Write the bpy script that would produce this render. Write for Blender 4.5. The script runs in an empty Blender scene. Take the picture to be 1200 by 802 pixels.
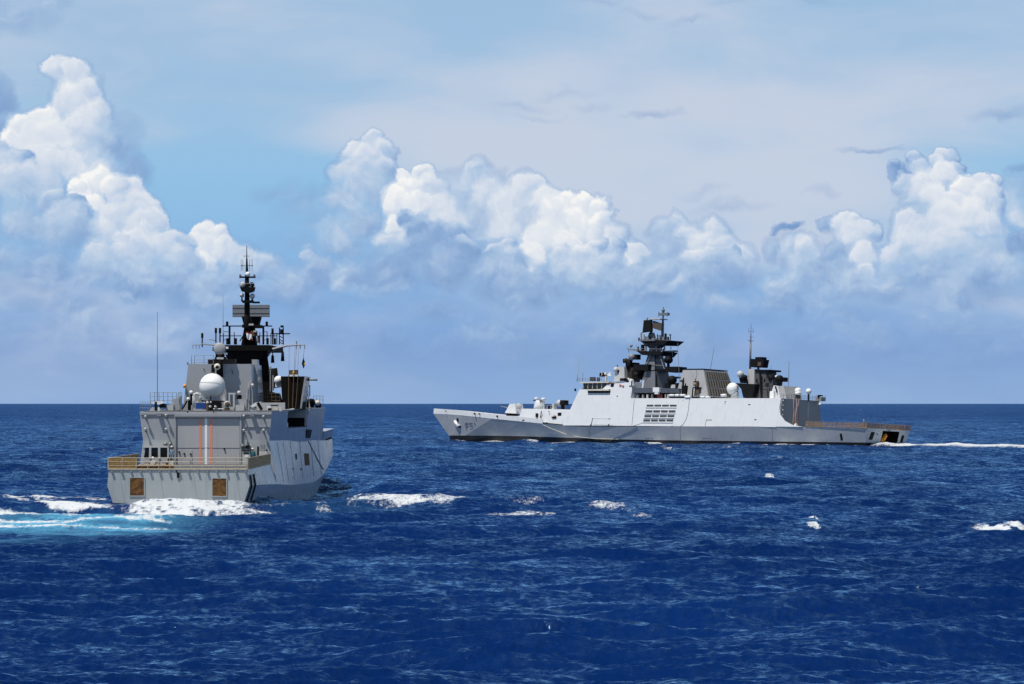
import bpy, bmesh, math, random
import numpy as np
from mathutils import Vector, Matrix

R_ = math.radians
FPX = 3800.0          # focal length in photo pixels (photo is 1200 x 802)
CAMH = 9.5            # height of the camera above the sea
HORY = 473.0          # row of the horizon in the photo
SC = bpy.context.scene
COL = SC.collection

# ------------------------------------------------------------------ camera
cam_d = bpy.data.cameras.new('camera')
cam_d.sensor_width = 36.0
cam_d.lens = 36.0 * FPX / 1200.0
cam_d.shift_y = (HORY - 401.0) / 1200.0
cam_d.clip_start = 1.0
cam_d.clip_end = 120000.0
cam = bpy.data.objects.new('camera', cam_d)
cam.location = (0, 0, CAMH)
cam.rotation_euler = (R_(90), 0, 0)
COL.objects.link(cam)
SC.camera = cam

# ------------------------------------------------------------------ sun, exposure
SUN = Vector((-0.30, -0.27, 0.915)).normalized()     # direction towards the sun
sun_d = bpy.data.lights.new('sun', 'SUN')
sun_d.energy = 4.7
sun_d.angle = R_(0.5)
sun_d.color = (1.0, 0.96, 0.90)
sun = bpy.data.objects.new('sun', sun_d)
sun.rotation_euler = SUN.to_track_quat('Z', 'Y').to_euler()
sun.location = (0, 0, 60)
COL.objects.link(sun)
vs = SC.view_settings
vs.view_transform = 'Standard'
vs.look = 'None'
vs.exposure = 0.0
vs.gamma = 1.0
vs.use_curve_mapping = False
SC.cycles.max_bounces = 6
SC.cycles.diffuse_bounces = 2
SC.cycles.glossy_bounces = 3
SC.cycles.use_denoising = True
SC.cycles.denoiser = 'OPENIMAGEDENOISE'
SC.cycles.denoising_input_passes = 'RGB_ALBEDO_NORMAL'
SC.cycles.denoising_prefilter = 'ACCURATE'
SC.cycles.sample_clamp_indirect = 4.0
SC.cycles.sample_clamp_direct = 1.6


def lin(r, g, b):
    def f(c):
        c = c / 255.0
        return c / 12.92 if c <= 0.04045 else ((c + 0.055) / 1.055) ** 2.4
    return (f(r), f(g), f(b), 1.0)


class NT:
    """small helper to write node trees"""
    def __init__(self, tree):
        self.t = tree
        self.n = tree.nodes
        self.l = tree.links

    def new(self, kind, **kw):
        nd = self.n.new(kind)
        for k, v in kw.items():
            setattr(nd, k, v)
        return nd

    def put(self, sock, v):
        if v is None:
            return
        if isinstance(v, bpy.types.NodeSocket):
            self.l.new(v, sock)
        else:
            sock.default_value = v

    def math(self, op, a, b=None, c=None, clamp=False):
        nd = self.new('ShaderNodeMath', operation=op, use_clamp=clamp)
        self.put(nd.inputs[0], a)
        self.put(nd.inputs[1], b)
        self.put(nd.inputs[2], c)
        return nd.outputs[0]

    def vec(self, op, a, b=None, c=None, scalar=False):
        nd = self.new('ShaderNodeVectorMath', operation=op)
        self.put(nd.inputs[0], a)
        if op == 'SCALE':
            self.put(nd.inputs['Scale'], b)
        else:
            self.put(nd.inputs[1], b)
            self.put(nd.inputs[2], c)
        return nd.outputs['Value'] if scalar else nd.outputs['Vector']

    def mix(self, f, a, b):
        nd = self.new('ShaderNodeMix', data_type='RGBA')
        self.put(nd.inputs[0], f)
        self.put(nd.inputs[6], a)
        self.put(nd.inputs[7], b)
        return nd.outputs[2]

    def mixf(self, f, a, b):
        nd = self.new('ShaderNodeMix', data_type='FLOAT')
        self.put(nd.inputs[0], f)
        self.put(nd.inputs[2], a)
        self.put(nd.inputs[3], b)
        return nd.outputs[0]

    def step(self, v, a, b, lo=0.0, hi=1.0, smooth=True):
        nd = self.new('ShaderNodeMapRange', interpolation_type='SMOOTHSTEP' if smooth else 'LINEAR')
        self.put(nd.inputs[0], v)
        nd.inputs[1].default_value = a
        nd.inputs[2].default_value = b
        nd.inputs[3].default_value = lo
        nd.inputs[4].default_value = hi
        return nd.outputs[0]

    def ramp(self, v, stops, interp='LINEAR'):
        nd = self.new('ShaderNodeValToRGB')
        self.put(nd.inputs[0], v)
        cr = nd.color_ramp
        cr.interpolation = interp
        while len(cr.elements) < len(stops):
            cr.elements.new(0.5)
        for e, (p, c) in zip(cr.elements, stops):
            e.position = p
            e.color = c
        return nd.outputs[0]

    def noise(self, v, scale, detail=4.0, rough=0.55, dist=0.0, col=False):
        nd = self.new('ShaderNodeTexNoise')
        self.put(nd.inputs['Vector'], v)
        nd.inputs['Scale'].default_value = scale
        nd.inputs['Detail'].default_value = detail
        nd.inputs['Roughness'].default_value = rough
        nd.inputs['Distortion'].default_value = dist
        return nd.outputs['Color' if col else 'Fac']


# ------------------------------------------------------------------ sky
# The sky is a function of direction only: U = azimuth, V = elevation, both in
# units of 1/3800 radian.  Base: Nishita sky; over it thin high cloud, the
# cumulus line (each lump of a cloud is one soft ball) and the haze at the sea.
def c_(px, py, r, base=0.62, gain=0.35, soft=0.12, ry=None, op=1.0, fade=1.1):
    return (px - 600.0, HORY - py, r, ry or r, base, gain, soft, op, fade)


D_, M_, B_, W_ = 0.22, 0.42, 0.60, 0.80        # dark, mid, bright, white
PUFFS = [
    # distant shreds of grey-blue cloud in the upper right
    c_(768, 135, 46, .12, .02, .8, 8, .60), c_(752, 137, 20, .12, .02, .8, 6, .4), c_(1018, 181, 46, .10, .02, .7, 5, .75), c_(998, 178, 16, .12, .02, .8, 4, .5), c_(1172, 133, 48, .12, .02, .7, 11, .65), c_(1186, 128, 18, .14, .02, .8, 12, .5),
    c_(612, 126, 40, .16, .02, .9, 8, .4), c_(660, 116, 44, .18, .02, .9, 6, .3), c_(690, 128, 26, .18, .02, .9, 6, .3), c_(632, 137, 34, .18, .02, .9, 5, .3),
    c_(855, 245, 56, .16, .02, .9, 10, .45), c_(825, 228, 36, .20, .02, .9, 8, .3), c_(812, 27, 26, .14, .02, .9, 6, .5),
    c_(755, 17, 30, .16, .02, .9, 7, .42), c_(705, 4, 40, .14, .02, .9, 7, .4), c_(945, 6, 40, .16, .02, .9, 7, .4),
    c_(850, 12, 36, .2, .02, .9, 7, .3), c_(960, 232, 20, .2, .02, .9, 7, .35),
    # left: far grey fragment, tall tower
    c_(20, 25, 62, .50, .12, .6, 30, .8), c_(55, 10, 40, .52, .12, .6, 18, .8),
    c_(2, 125, 30, .16, .1, .25, 36), c_(8, 160, 26, .22, .1, .3, 24),
    c_(150, 165, 26, .40, .15, .5, 30, .6), c_(160, 205, 24, .26, .2, .35, 26, .8), c_(140, 180, 34, .34, .2, .4, 42, .9),
    c_(78, 98, 26, .60, .28, .14), c_(64, 92, 18, .64, .25, .14), c_(90, 95, 20, .60, .28, .14), c_(100, 122, 30, .58, .3, .15), c_(84, 130, 34, .62, .3, .2),
    c_(118, 145, 26, .56, .35, .2), c_(118, 175, 34, .48, .35, .3), c_(92, 165, 40, .60, .28, .25),
    c_(46, 150, 28, .78, .3, .14), c_(30, 168, 18, .86, .3, .14), c_(58, 170, 34, .76, .25, .2), c_(80, 200, 44, .66, .25, .3), c_(120, 210, 36, .50, .3, .3),
    c_(48, 195, 34, .74, .22, .25),
    # left: the two white heads beside the tower
    c_(112, 222, 24, .80, .3, .12), c_(96, 238, 20, .88, .2, .14), c_(125, 214, 20, .78, .3, .12), c_(90, 222, 14, .86, .2, .14), c_(108, 245, 22, .86, .2, .14),
    c_(150, 230, 26, .66, .35, .1), c_(136, 224, 20, .70, .35, .1), c_(166, 246, 26, .64, .35, .12), c_(178, 262, 20, .66, .3, .12), c_(142, 262, 36, .62, .3, .2), c_(168, 272, 28, .60, .3, .2), c_(120, 280, 30, .62, .3, .22),
    c_(240, 272, 20, .76, .3, .1), c_(226, 280, 14, .80, .3, .1), c_(256, 276, 18, .72, .35, .1), c_(246, 292, 26, .68, .35, .14), c_(262, 292, 20, .64, .35, .14), c_(236, 306, 22, .66, .3, .2),
    c_(285, 305, 30, .52, .3, .25), c_(310, 315, 26, .48, .3, .3), c_(280, 330, 40, .42, .3, .4),
    # left: shaded near cumulus
    c_(10, 184, 20, .34, .4, .14), c_(30, 186, 16, .30, .45, .12), c_(8, 200, 30, .44, .35, .2), c_(44, 222, 34, .46, .45, .15), c_(20, 225, 42, .54, .3, .3),
    c_(62, 240, 22, .30, .4, .14), c_(90, 240, 12, .20, .3, .14), c_(74, 256, 26, .26, .3, .2), c_(95, 256, 18, .20, .25, .2), c_(30, 265, 46, .36, .3, .4), c_(80, 275, 42, .38, .3, .3),
    c_(176, 278, 18, .48, .5, .1), c_(160, 286, 20, .50, .45, .12), c_(145, 284, 12, .40, .5, .1), c_(205, 286, 22, .48, .45, .12), c_(186, 298, 34, .52, .4, .22), c_(150, 308, 36, .46, .4, .25), c_(212, 304, 24, .40, .45, .2),
    c_(118, 308, 28, .48, .4, .2), c_(110, 330, 36, .40, .35, .3), c_(160, 335, 48, .36, .35, .35), c_(210, 335, 40, .30, .35, .35), c_(60, 320, 60, .24, .3, .5), c_(8, 310, 34, .36, .3, .6), c_(250, 335, 36, .32, .3, .4),
    c_(155, 350, 20, .2, .3, .2), c_(255, 350, 26, .24, .3, .3), c_(90, 360, 44, .2, .25, .5),
    # centre: grey tower and what stands beside it
    c_(330, 225, 34, .40, .15, .7, 20, .6), c_(360, 245, 44, .38, .15, .6, 34, .6), c_(380, 270, 40, .40, .15, .6, 34, .7), c_(350, 285, 50, .42, .15, .8, 20, .6),
    c_(436, 168, 18, .46, .4, .10), c_(412, 178, 18, .50, .4, .12), c_(450, 182, 18, .46, .4, .12), c_(430, 190, 28, .58, .3, .2), c_(452, 200, 20, .42, .4, .2), c_(405, 205, 26, .50, .3, .22), c_(430, 222, 40, .48, .3, .35), c_(400, 240, 34, .46, .25, .4), c_(425, 262, 40, .38, .25, .5), c_(400, 285, 40, .42, .25, .5),
    # centre: the brilliant white head
    c_(560, 205, 22, .46, .35, .25), c_(545, 225, 36, .50, .3, .35), c_(575, 232, 34, .56, .3, .3),
    c_(497, 202, 16, .66, .4, .10), c_(476, 206, 14, .74, .35, .10), c_(508, 216, 20, .64, .35, .14), c_(484, 218, 24, .84, .25, .16), c_(470, 235, 24, .84, .25, .16), c_(494, 240, 26, .84, .2, .2), c_(516, 240, 24, .62, .3, .25), c_(465, 260, 22, .84, .2, .18), c_(470, 284, 26, .70, .2, .25), c_(530, 262, 34, .62, .25, .3), c_(452, 280, 22, .66, .25, .3),
    c_(620, 232, 26, .62, .3, .14), c_(600, 246, 32, .62, .28, .25), c_(640, 244, 24, .66, .3, .14), c_(590, 270, 36, .66, .22, .3),
    c_(665, 242, 22, .80, .3, .10), c_(690, 240, 22, .78, .3, .10), c_(706, 244, 14, .76, .35, .10), c_(652, 258, 28, .84, .22, .18), c_(684, 264, 30, .84, .2, .2), c_(640, 280, 34, .82, .2, .2), c_(622, 298, 24, .84, .2, .22), c_(668, 288, 30, .80, .2, .25), c_(615, 318, 16, .84, .2, .25),
    c_(710, 262, 18, .66, .35, .10), c_(700, 272, 16, .58, .4, .12), c_(722, 280, 20, .56, .35, .2), c_(742, 298, 20, .70, .3, .2), c_(735, 312, 16, .74, .3, .2),
    # centre: blue shadow masses before it
    c_(478, 252, 14, .16, .2, .2), c_(492, 268, 22, .14, .2, .2), c_(510, 282, 26, .16, .2, .25), c_(540, 275, 20, .18, .2, .25), c_(496, 296, 34, .16, .2, .3), c_(545, 280, 12, .66, .3, .2, op=.8), c_(552, 288, 14, .78, .2, .2), c_(540, 300, 34, .16, .25, .3), c_(524, 318, 40, .18, .25, .35),
    c_(592, 292, 16, .36, .5, .12), c_(580, 300, 16, .30, .5, .15), c_(598, 308, 22, .34, .45, .2), c_(572, 324, 18, .56, .25, .45, 11, .8), c_(585, 335, 40, .24, .3, .3),
    c_(700, 284, 14, .38, .55, .10), c_(722, 288, 14, .34, .5, .12), c_(674, 290, 15, .40, .55, .10), c_(656, 302, 18, .40, .5, .12), c_(686, 302, 26, .50, .4, .2), c_(712, 306, 22, .40, .4, .2), c_(664, 322, 30, .40, .4, .25), c_(700, 328, 36, .36, .35, .3), c_(730, 330, 30, .20, .3, .25), c_(745, 325, 22, .18, .3, .2),
    c_(630, 328, 16, .22, .4, .15), c_(610, 345, 40, .24, .3, .35), c_(450, 325, 60, .20, .25, .5), c_(362, 300, 14, .22, .4, .2), c_(372, 318, 30, .26, .3, .3), c_(410, 325, 34, .28, .3, .35), c_(400, 335, 18, .46, .25, .4), c_(340, 340, 40, .24, .3, .4),
    # right of centre
    c_(790, 258, 16, .56, .3, .25), c_(776, 270, 22, .46, .3, .35), c_(806, 275, 22, .54, .3, .3), c_(838, 272, 22, .56, .3, .25), c_(822, 288, 24, .60, .3, .25), c_(846, 290, 20, .56, .3, .25), c_(818, 312, 22, .72, .25, .2), c_(806, 318, 18, .70, .25, .25), c_(838, 306, 18, .60, .3, .2), c_(780, 300, 30, .40, .3, .4), c_(770, 325, 24, .42, .3, .3), c_(868, 300, 18, .50, .3, .3),
    c_(852, 300, 11, .24, .45, .14), c_(845, 318, 24, .22, .4, .2), c_(866, 325, 30, .22, .35, .3), c_(790, 330, 26, .2, .35, .25), c_(820, 342, 40, .22, .3, .35), c_(840, 360, 20, .42, .25, .4), c_(760, 345, 36, .2, .3, .35),
    c_(922, 270, 20, .14, .15, .25, 9), c_(906, 292, 20, .30, .3, .3), c_(930, 300, 26, .44, .35, .25), c_(950, 298, 18, .64, .3, .3), c_(916, 335, 20, .58, .3, .3), c_(938, 320, 26, .46, .3, .3), c_(905, 330, 20, .40, .3, .4),
    c_(968, 268, 12, .24, .35, .2), c_(984, 268, 18, .60, .35, .12), c_(1000, 264, 14, .58, .4, .12), c_(1016, 272, 16, .54, .4, .10), c_(996, 282, 26, .64, .3, .18), c_(1012, 300, 22, .66, .28, .2), c_(1014, 316, 14, .70, .25, .2),
    c_(976, 300, 18, .20, .35, .15), c_(984, 318, 26, .22, .3, .25), c_(960, 325, 34, .22, .3, .3), c_(1005, 335, 30, .24, .3, .3), c_(920, 350, 40, .24, .3, .4),
    # right: the tall head
    c_(1185, 240, 30, .58, .15, .5, 36, .8), c_(1196, 265, 24, .62, .15, .5), c_(1192, 208, 22, .16, .1, .5, 10, .7),
    c_(1048, 212, 14, .16, .45, .10), c_(1044, 206, 9, .18, .4, .10), c_(1068, 196, 13, .26, .5, .10), c_(1074, 208, 18, .34, .45, .14), c_(1106, 190, 17, .38, .5, .08), c_(1096, 196, 14, .46, .4, .12), c_(1118, 200, 12, .34, .5, .10),
    c_(1056, 226, 16, .36, .4, .15), c_(1080, 226, 26, .66, .3, .2), c_(1104, 210, 22, .74, .25, .16), c_(1070, 240, 22, .56, .3, .25), c_(1090, 240, 26, .74, .2, .25),
    c_(1162, 222, 14, .52, .5, .08), c_(1146, 220, 16, .66, .35, .10), c_(1166, 236, 15, .40, .5, .10), c_(1128, 230, 24, .80, .25, .14), c_(1150, 240, 26, .74, .25, .2), c_(1170, 250, 14, .28, .4, .14),
    c_(1110, 244, 20, .66, .35, .12), c_(1100, 262, 30, .66, .28, .2), c_(1132, 258, 28, .72, .25, .22), c_(1156, 270, 28, .54, .3, .25), c_(1062, 272, 24, .56, .35, .18), c_(1070, 294, 36, .62, .28, .25), c_(1046, 300, 22, .60, .3, .2), c_(1108, 290, 44, .56, .28, .35), c_(1146, 300, 40, .46, .28, .4), c_(1170, 300, 30, .42, .28, .4),
    c_(1090, 325, 50, .36, .28, .5), c_(1150, 335, 50, .30, .28, .5), c_(1040, 335, 36, .30, .28, .45),
    c_(1165, 315, 20, .58, .25, .4), c_(1188, 290, 20, .16, .2, .16, 17), c_(1200, 284, 14, .14, .2, .16), c_(1182, 325, 26, .40, .25, .4),
    c_(1076, 374, 17, .46, .2, .6, 13, .7), c_(1066, 385, 14, .36, .2, .8, op=.6), c_(1010, 345, 16, .44, .25, .5), c_(1120, 350, 30, .30, .25, .5), c_(960, 355, 30, .30, .25, .6),
]
# the low bank in front of them: many soft, shaded heads that run together towards the sea
_rc = random.Random(23)
for _k in range(120):
    _x = _rc.uniform(-20, 1220)
    _y = _rc.uniform(318, 432)
    _r = _rc.uniform(16, 50) * (1.0 if _y < 380 else 1.15)
    PUFFS.append(c_(_x, _y, _r * 1.15, _rc.uniform(.10, .40) + (.05 if _y < 345 else 0), _rc.uniform(.26, .5), _rc.uniform(.3, .8), _r * .8, _rc.uniform(.35, .8), 1.0))
for _k in range(34):
    _x = _rc.uniform(-20, 1220)
    _y = _rc.uniform(315, 385)
    _r = _rc.uniform(8, 20)
    PUFFS.append(c_(_x, _y, _r * 1.2, _rc.uniform(.40, .56), .3, _rc.uniform(.5, .9), _r * .8, _rc.uniform(.3, .65), 1.0))


def puff_group():
    """one ball of cloud laid over the cloud behind it"""
    t = bpy.data.node_groups.new('cloud_puff', 'ShaderNodeTree')
    for nm, kind in (('P', 'Vector'), ('B', 'Float'), ('S', 'Float'), ('A', 'Float'), ('inv', 'Vector'), ('off', 'Vector'), ('L', 'Vector'),
                     ('base', 'Float'), ('k', 'Float'), ('op', 'Float'), ('fade', 'Float')):
        t.interface.new_socket(nm, in_out='INPUT', socket_type='NodeSocket' + kind)
    t.interface.new_socket('Pn', in_out='OUTPUT', socket_type='NodeSocketVector')
    for nm in 'SA':
        t.interface.new_socket(nm, in_out='OUTPUT', socket_type='NodeSocketFloat')
    T = NT(t)
    i = T.new('NodeGroupInput').outputs
    o = T.new('NodeGroupOutput').inputs
    q = T.vec('MULTIPLY_ADD', i['P'], i['inv'], i['off'])
    e = T.math('SUBTRACT', i['B'], T.vec('LENGTH', q, scalar=True))
    m = T.math('MULTIPLY', e, i['k'], clamp=True)
    m = T.math('MULTIPLY', m, T.math('ADD', T.vec('DOT_PRODUCT', q, (0, 1.3, 0), scalar=True), i['fade'], clamp=True))
    m = T.math('MULTIPLY', m, i['op'])
    rim = T.math('MULTIPLY', e, 3.2, clamp=True)
    sh = T.math('ADD', T.math('MULTIPLY_ADD', rim, .26, i['base']), T.vec('DOT_PRODUCT', q, i['L'], scalar=True))
    sn = T.mixf(m, i['S'], sh)
    T.put(o['S'], sn)
    T.put(o['Pn'], T.vec('MULTIPLY_ADD', sn, (1e-12, 1e-12, 0), i['P']))      # keeps the balls in order
    T.put(o['A'], T.math('MAXIMUM', i['A'], m))
    return t


def build_world():
    w = bpy.data.worlds.new('World')
    SC.world = w
    w.use_nodes = True
    T = NT(w.node_tree)
    T.n.clear()
    out = T.new('ShaderNodeOutputWorld')
    tc = T.new('ShaderNodeTexCoord').outputs['Generated']
    d = T.vec('NORMALIZE', tc)
    sx = T.new('ShaderNodeSeparateXYZ')
    T.put(sx.inputs[0], d)
    X, Y, Z = sx.outputs
    az = T.math('ARCTAN2', X, Y)
    el = T.math('ARCSINE', Z)
    U = T.math('MULTIPLY', az, FPX)
    V = T.math('MULTIPLY', el, FPX)
    cb = T.new('ShaderNodeCombineXYZ')
    T.put(cb.inputs[0], U)
    T.put(cb.inputs[1], V)
    P = cb.outputs[0]

    sky = T.new('ShaderNodeTexSky')
    sky.sky_type = 'NISHITA'
    sky.sun_disc = False
    sky.sun_elevation = math.asin(SUN.z)
    sky.sun_rotation = math.atan2(SUN.x, SUN.y)
    sky.air_density = 1.0
    sky.dust_density = 0.6
    sky.ozone_density = 1.5
    T.put(sky.inputs[0], tc) if len(sky.inputs) else None
    nis = T.vec('SCALE', sky.outputs[0], 0.06)

    # clear low sky as seen towards the horizon
    clear = T.ramp(T.step(V, 0, 480, smooth=False),
                   [(0.0, lin(134, 168, 216)), (.12, lin(130, 165, 216)), (.36, lin(138, 184, 226)), (.55, lin(146, 192, 228)), (.75, lin(158, 192, 224)), (1.0, lin(158, 190, 222))])
    lowf = T.step(V, 480, 1500)
    base = T.mix(lowf, clear, nis)
    # thin high cloud, pinkish white, drawn out sideways
    st = T.vec('MULTIPLY', P, (0.0042, 0.0125, 1.0))
    n1 = T.noise(st, 1.0, 5.0, 0.55, 0.4)
    n2 = T.noise(T.vec('MULTIPLY', P, (0.0017, 0.006, 1.0)), 1.0, 3.0, 0.5)
    cov = T.math('ADD', T.math('MULTIPLY', n1, 0.6), T.math('MULTIPLY', n2, 0.6))
    # the veil is thick to the right and thin over the blue gap on the left
    qv = T.vec('LENGTH', T.vec('MULTIPLY_ADD', P, (1 / 520., 1 / 150., 0), (-190 / 520., -290 / 150., 0)), scalar=True)
    cov = T.math('ADD', cov, T.step(qv, 1.25, .25, -0.10, 0.22))
    q2 = T.vec('LENGTH', T.vec('MULTIPLY_ADD', P, (1 / 210., 1 / 75., 0), (330 / 210., -235 / 75., 0)), scalar=True)
    cov = T.math('ADD', cov, T.step(q2, 1.2, .3, 0.0, -0.5))
    veil = T.step(cov,   .38, .84)
    veil = T.math('MULTIPLY', veil, T.step(V, 2200, 700))
    base = T.mix(T.math('MULTIPLY', veil, .85), base, lin(202, 210, 226))

    # ---- cumulus
    nz = T.noise(P, 1 / 70., 2.0, .5, col=True)
    warp = T.vec('SCALE', T.vec('SUBTRACT', nz, (.5, .5, .5)), 42.0)
    nz2 = T.noise(P, 1 / 17., 5.0, .62, col=True)
    warp2 = T.vec('SCALE', T.vec('SUBTRACT', nz2, (.5, .5, .5)), 18.0)
    Pw = T.vec('ADD', P, T.vec('ADD', warp, warp2))
    Pw = T.vec('MULTIPLY', Pw, (1, 1, 0))

    def billow(p):
        vo = T.new('ShaderNodeTexVoronoi', feature='SMOOTH_F1', normalize=True)
        vo.voronoi_dimensions = '2D'
        T.put(vo.inputs['Vector'], p)
        vo.inputs['Scale'].default_value = 1 / 30.
        vo.inputs['Detail'].default_value = 3.0
        vo.inputs['Roughness'].default_value = 0.5
        vo.inputs['Lacunarity'].default_value = 2.2
        vo.inputs['Smoothness'].default_value = 0.35
        return vo.outputs['Distance']
    b0 = billow(Pw)
    b1 = billow(T.vec('ADD', Pw, (-3.0, 6.5, 0)))
    emb = T.math('SUBTRACT', b1, b0)                   # >0 on the side turned to the light
    B = T.math('MULTIPLY_ADD', b0, -0.36, 1.17)
    L = Vector((-.42, .9, 0)).normalized()
    fine = T.math('MULTIPLY_ADD', T.noise(P, 1 / 9., 4.0, .6), .10, -.05)
    fine = T.math('MULTIPLY_ADD', emb, .38, fine)
    fine = T.math('MULTIPLY_ADD', T.noise(P, 1 / 60., 2.0, .5), .36, T.math('ADD', fine, -.18))
    # the low bank: everything near the sea sinks into blue shade
    bank_n = T.noise(T.vec('MULTIPLY', P, (.010, .02, 1)), 1.0, 5.0, .55)
    bk = T.step(T.math('ADD', V, T.math('MULTIPLY_ADD', bank_n, -120., 60.)), 100, 26)
    bk = T.math('MULTIPLY', bk, .72)
    bcol = T.ramp(T.math('ADD', T.math('MULTIPLY', V, 1 / 200.), T.math('MULTIPLY_ADD', bank_n, .5, -.25)),
                  [(0.0, lin(142, 174, 216)), (.22, lin(136, 168, 211)), (.45, lin(126, 159, 205)), (.8, lin(139, 170, 211)), (1.0, lin(162, 186, 222))])
    # clouds elsewhere round the horizon and overhead, so that the sea mirrors a broken sky
    far = T.step(T.math('ABSOLUTE', az), .2, .5)
    gn_ = T.noise(d, 5.0, 6.0, .55)
    gc = T.math('MULTIPLY', T.step(gn_, .47, .62), T.step(V, 2600, 500))
    gc = T.math('MULTIPLY', gc, T.math('MULTIPLY', far, .4))
    other = T.mix(gc, base, lin(205, 218, 238))

    def background(col):
        bg = T.new('ShaderNodeBackground')
        T.put(bg.inputs['Color'], col)
        return bg.outputs[0]

    grp = puff_group()

    def section(u0, u1):
        """the cumulus between two azimuths, from the balls that reach into them"""
        t = bpy.data.node_groups.new('cloud_section', 'ShaderNodeTree')
        src = {'P': Pw, 'B': B, 'fine': fine, 'bk': bk, 'base': base, 'bcol': bcol}
        for nm in src:
            kind = {'P': 'Vector', 'base': 'Color', 'bcol': 'Color'}.get(nm, 'Float')
            t.interface.new_socket(nm, in_out='INPUT', socket_type='NodeSocket' + kind)
        t.interface.new_socket('Sky', in_out='OUTPUT', socket_type='NodeSocketShader')
        K = NT(t)
        gi = K.new('NodeGroupInput').outputs
        go = K.new('NodeGroupOutput').inputs
        S = A = None
        Pq = gi['P']
        for (cx, cy, rx, ry, bs, gn, so, op, fd) in PUFFS:
            if cx + rx * 1.15 + 30 < u0 or cx - rx * 1.15 - 30 > u1:
                continue
            g = K.new('ShaderNodeGroup')
            g.node_tree = grp
            i = g.inputs
            K.put(i['P'], Pq)
            K.put(i['B'], gi['B'])
            K.put(i['S'], 0.0 if S is None else S)
            K.put(i['A'], 0.0 if A is None else A)
            i['inv'].default_value = (1 / rx, 1 / ry, 0)
            i['off'].default_value = (-cx / rx, -cy / ry, 0)
            i['L'].default_value = tuple(L * gn * 1.15)
            i['base'].default_value = bs - .30
            i['k'].default_value = 1 / (so * 1.55 + .07)
            i['op'].default_value = op
            i['fade'].default_value = fd
            S, A, Pq = g.outputs['S'], g.outputs['A'], g.outputs['Pn']
        bg = K.new('ShaderNodeBackground')
        K.put(go['Sky'], bg.outputs[0])
        col = gi['base']
        if S is not None:
            ccol = K.ramp(K.math('ADD', S, gi['fine']), [(0.0, lin(122, 156, 202)), (.22, lin(144, 174, 214)), (.45, lin(176, 199, 226)), (.66, lin(206, 217, 233)),
                                                        (.90, lin(231, 235, 240)), (1.0, lin(246, 246, 244))])
            col = K.mix(A, col, ccol)
        K.put(bg.inputs['Color'], K.mix(gi['bk'], col, gi['bcol']))
        g = T.new('ShaderNodeGroup')
        g.node_tree = t
        for nm, so_ in src.items():
            T.put(g.inputs[nm], so_)
        return g.outputs['Sky']

    def tree(edges):
        """sections picked by halving, so that a ray works out only its own"""
        if len(edges) == 2:
            return section(*edges)
        k = len(edges) // 2
        mx = T.new('ShaderNodeMixShader')
        T.put(mx.inputs[0], T.math('GREATER_THAN', U, edges[k]))
        T.put(mx.inputs[1], tree(edges[:k + 1]))
        T.put(mx.inputs[2], tree(edges[k:]))
        return mx.outputs[0]
    clouds = tree([-760.] + [-600. + 60. * k for k in range(21)] + [760.])
    inside = T.math('MULTIPLY', T.math('MULTIPLY', T.math('GREATER_THAN', V, 40), T.math('LESS_THAN', V, 560)), T.math('LESS_THAN', T.math('ABSOLUTE', U), 759))
    # below the horizon: sea colour
    plain = background(T.mix(T.step(V, 0, -12), T.mix(bk, other, bcol), lin(24, 56, 118)))
    mx = T.new('ShaderNodeMixShader')
    T.put(mx.inputs[0], inside)
    T.put(mx.inputs[1], plain)
    T.put(mx.inputs[2], clouds)
    T.put(out.inputs['Surface'], mx.outputs[0])
    w.cycles.sampling_method = 'MANUAL'
    w.cycles.sample_map_resolution = 512


build_world()


# ------------------------------------------------------------------ helpers
def new_mat(name):
    m = bpy.data.materials.new(name)
    m.use_nodes = True
    T = NT(m.node_tree)
    T.n.clear()
    out = T.new('ShaderNodeOutputMaterial')
    bs = T.new('ShaderNodeBsdfPrincipled')
    T.put(out.inputs['Surface'], bs.outputs[0])
    return m, T, bs


def ray(px, py):
    """direction of a photo pixel from the camera"""
    return Vector(((px - 600.0) / FPX, 1.0, (HORY - py) / FPX))


def sea_xy(px, py):
    """place on the sea seen at a photo pixel"""
    t = CAMH / ((py - HORY) / FPX)
    return (px - 600.0) / FPX * t, t


class Frame:
    """a ship's own axes: x forward, y to port, z up, from the sea under her stern"""
    def __init__(self, X, Y, yaw, heel=0.0, trim=0.0):
        self.M = Matrix.Translation((X, Y, 0)) @ Matrix.Rotation(R_(90) - yaw, 4, 'Z') @ Matrix.Rotation(heel, 4, 'X') @ Matrix.Rotation(trim, 4, 'Y')
        self.I = self.M.inverted()
        self.c = self.I @ Vector((0, 0, CAMH))

    def at(self, px, py, **k):
        """the point seen at a photo pixel on one plane x=, y= or z= of the ship"""
        (ax, v), = k.items()
        i = 'xyz'.index(ax)
        d = self.I.to_3x3() @ ray(px, py)
        t = (v - self.c[i]) / d[i]
        return self.c + d * t


SHIP_L = Frame(-30.45, 295.9, R_(0.8))
SHIP_R = Frame(83.1, 722.5, -math.atan2(.70, .714), heel=R_(2.6))


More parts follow.
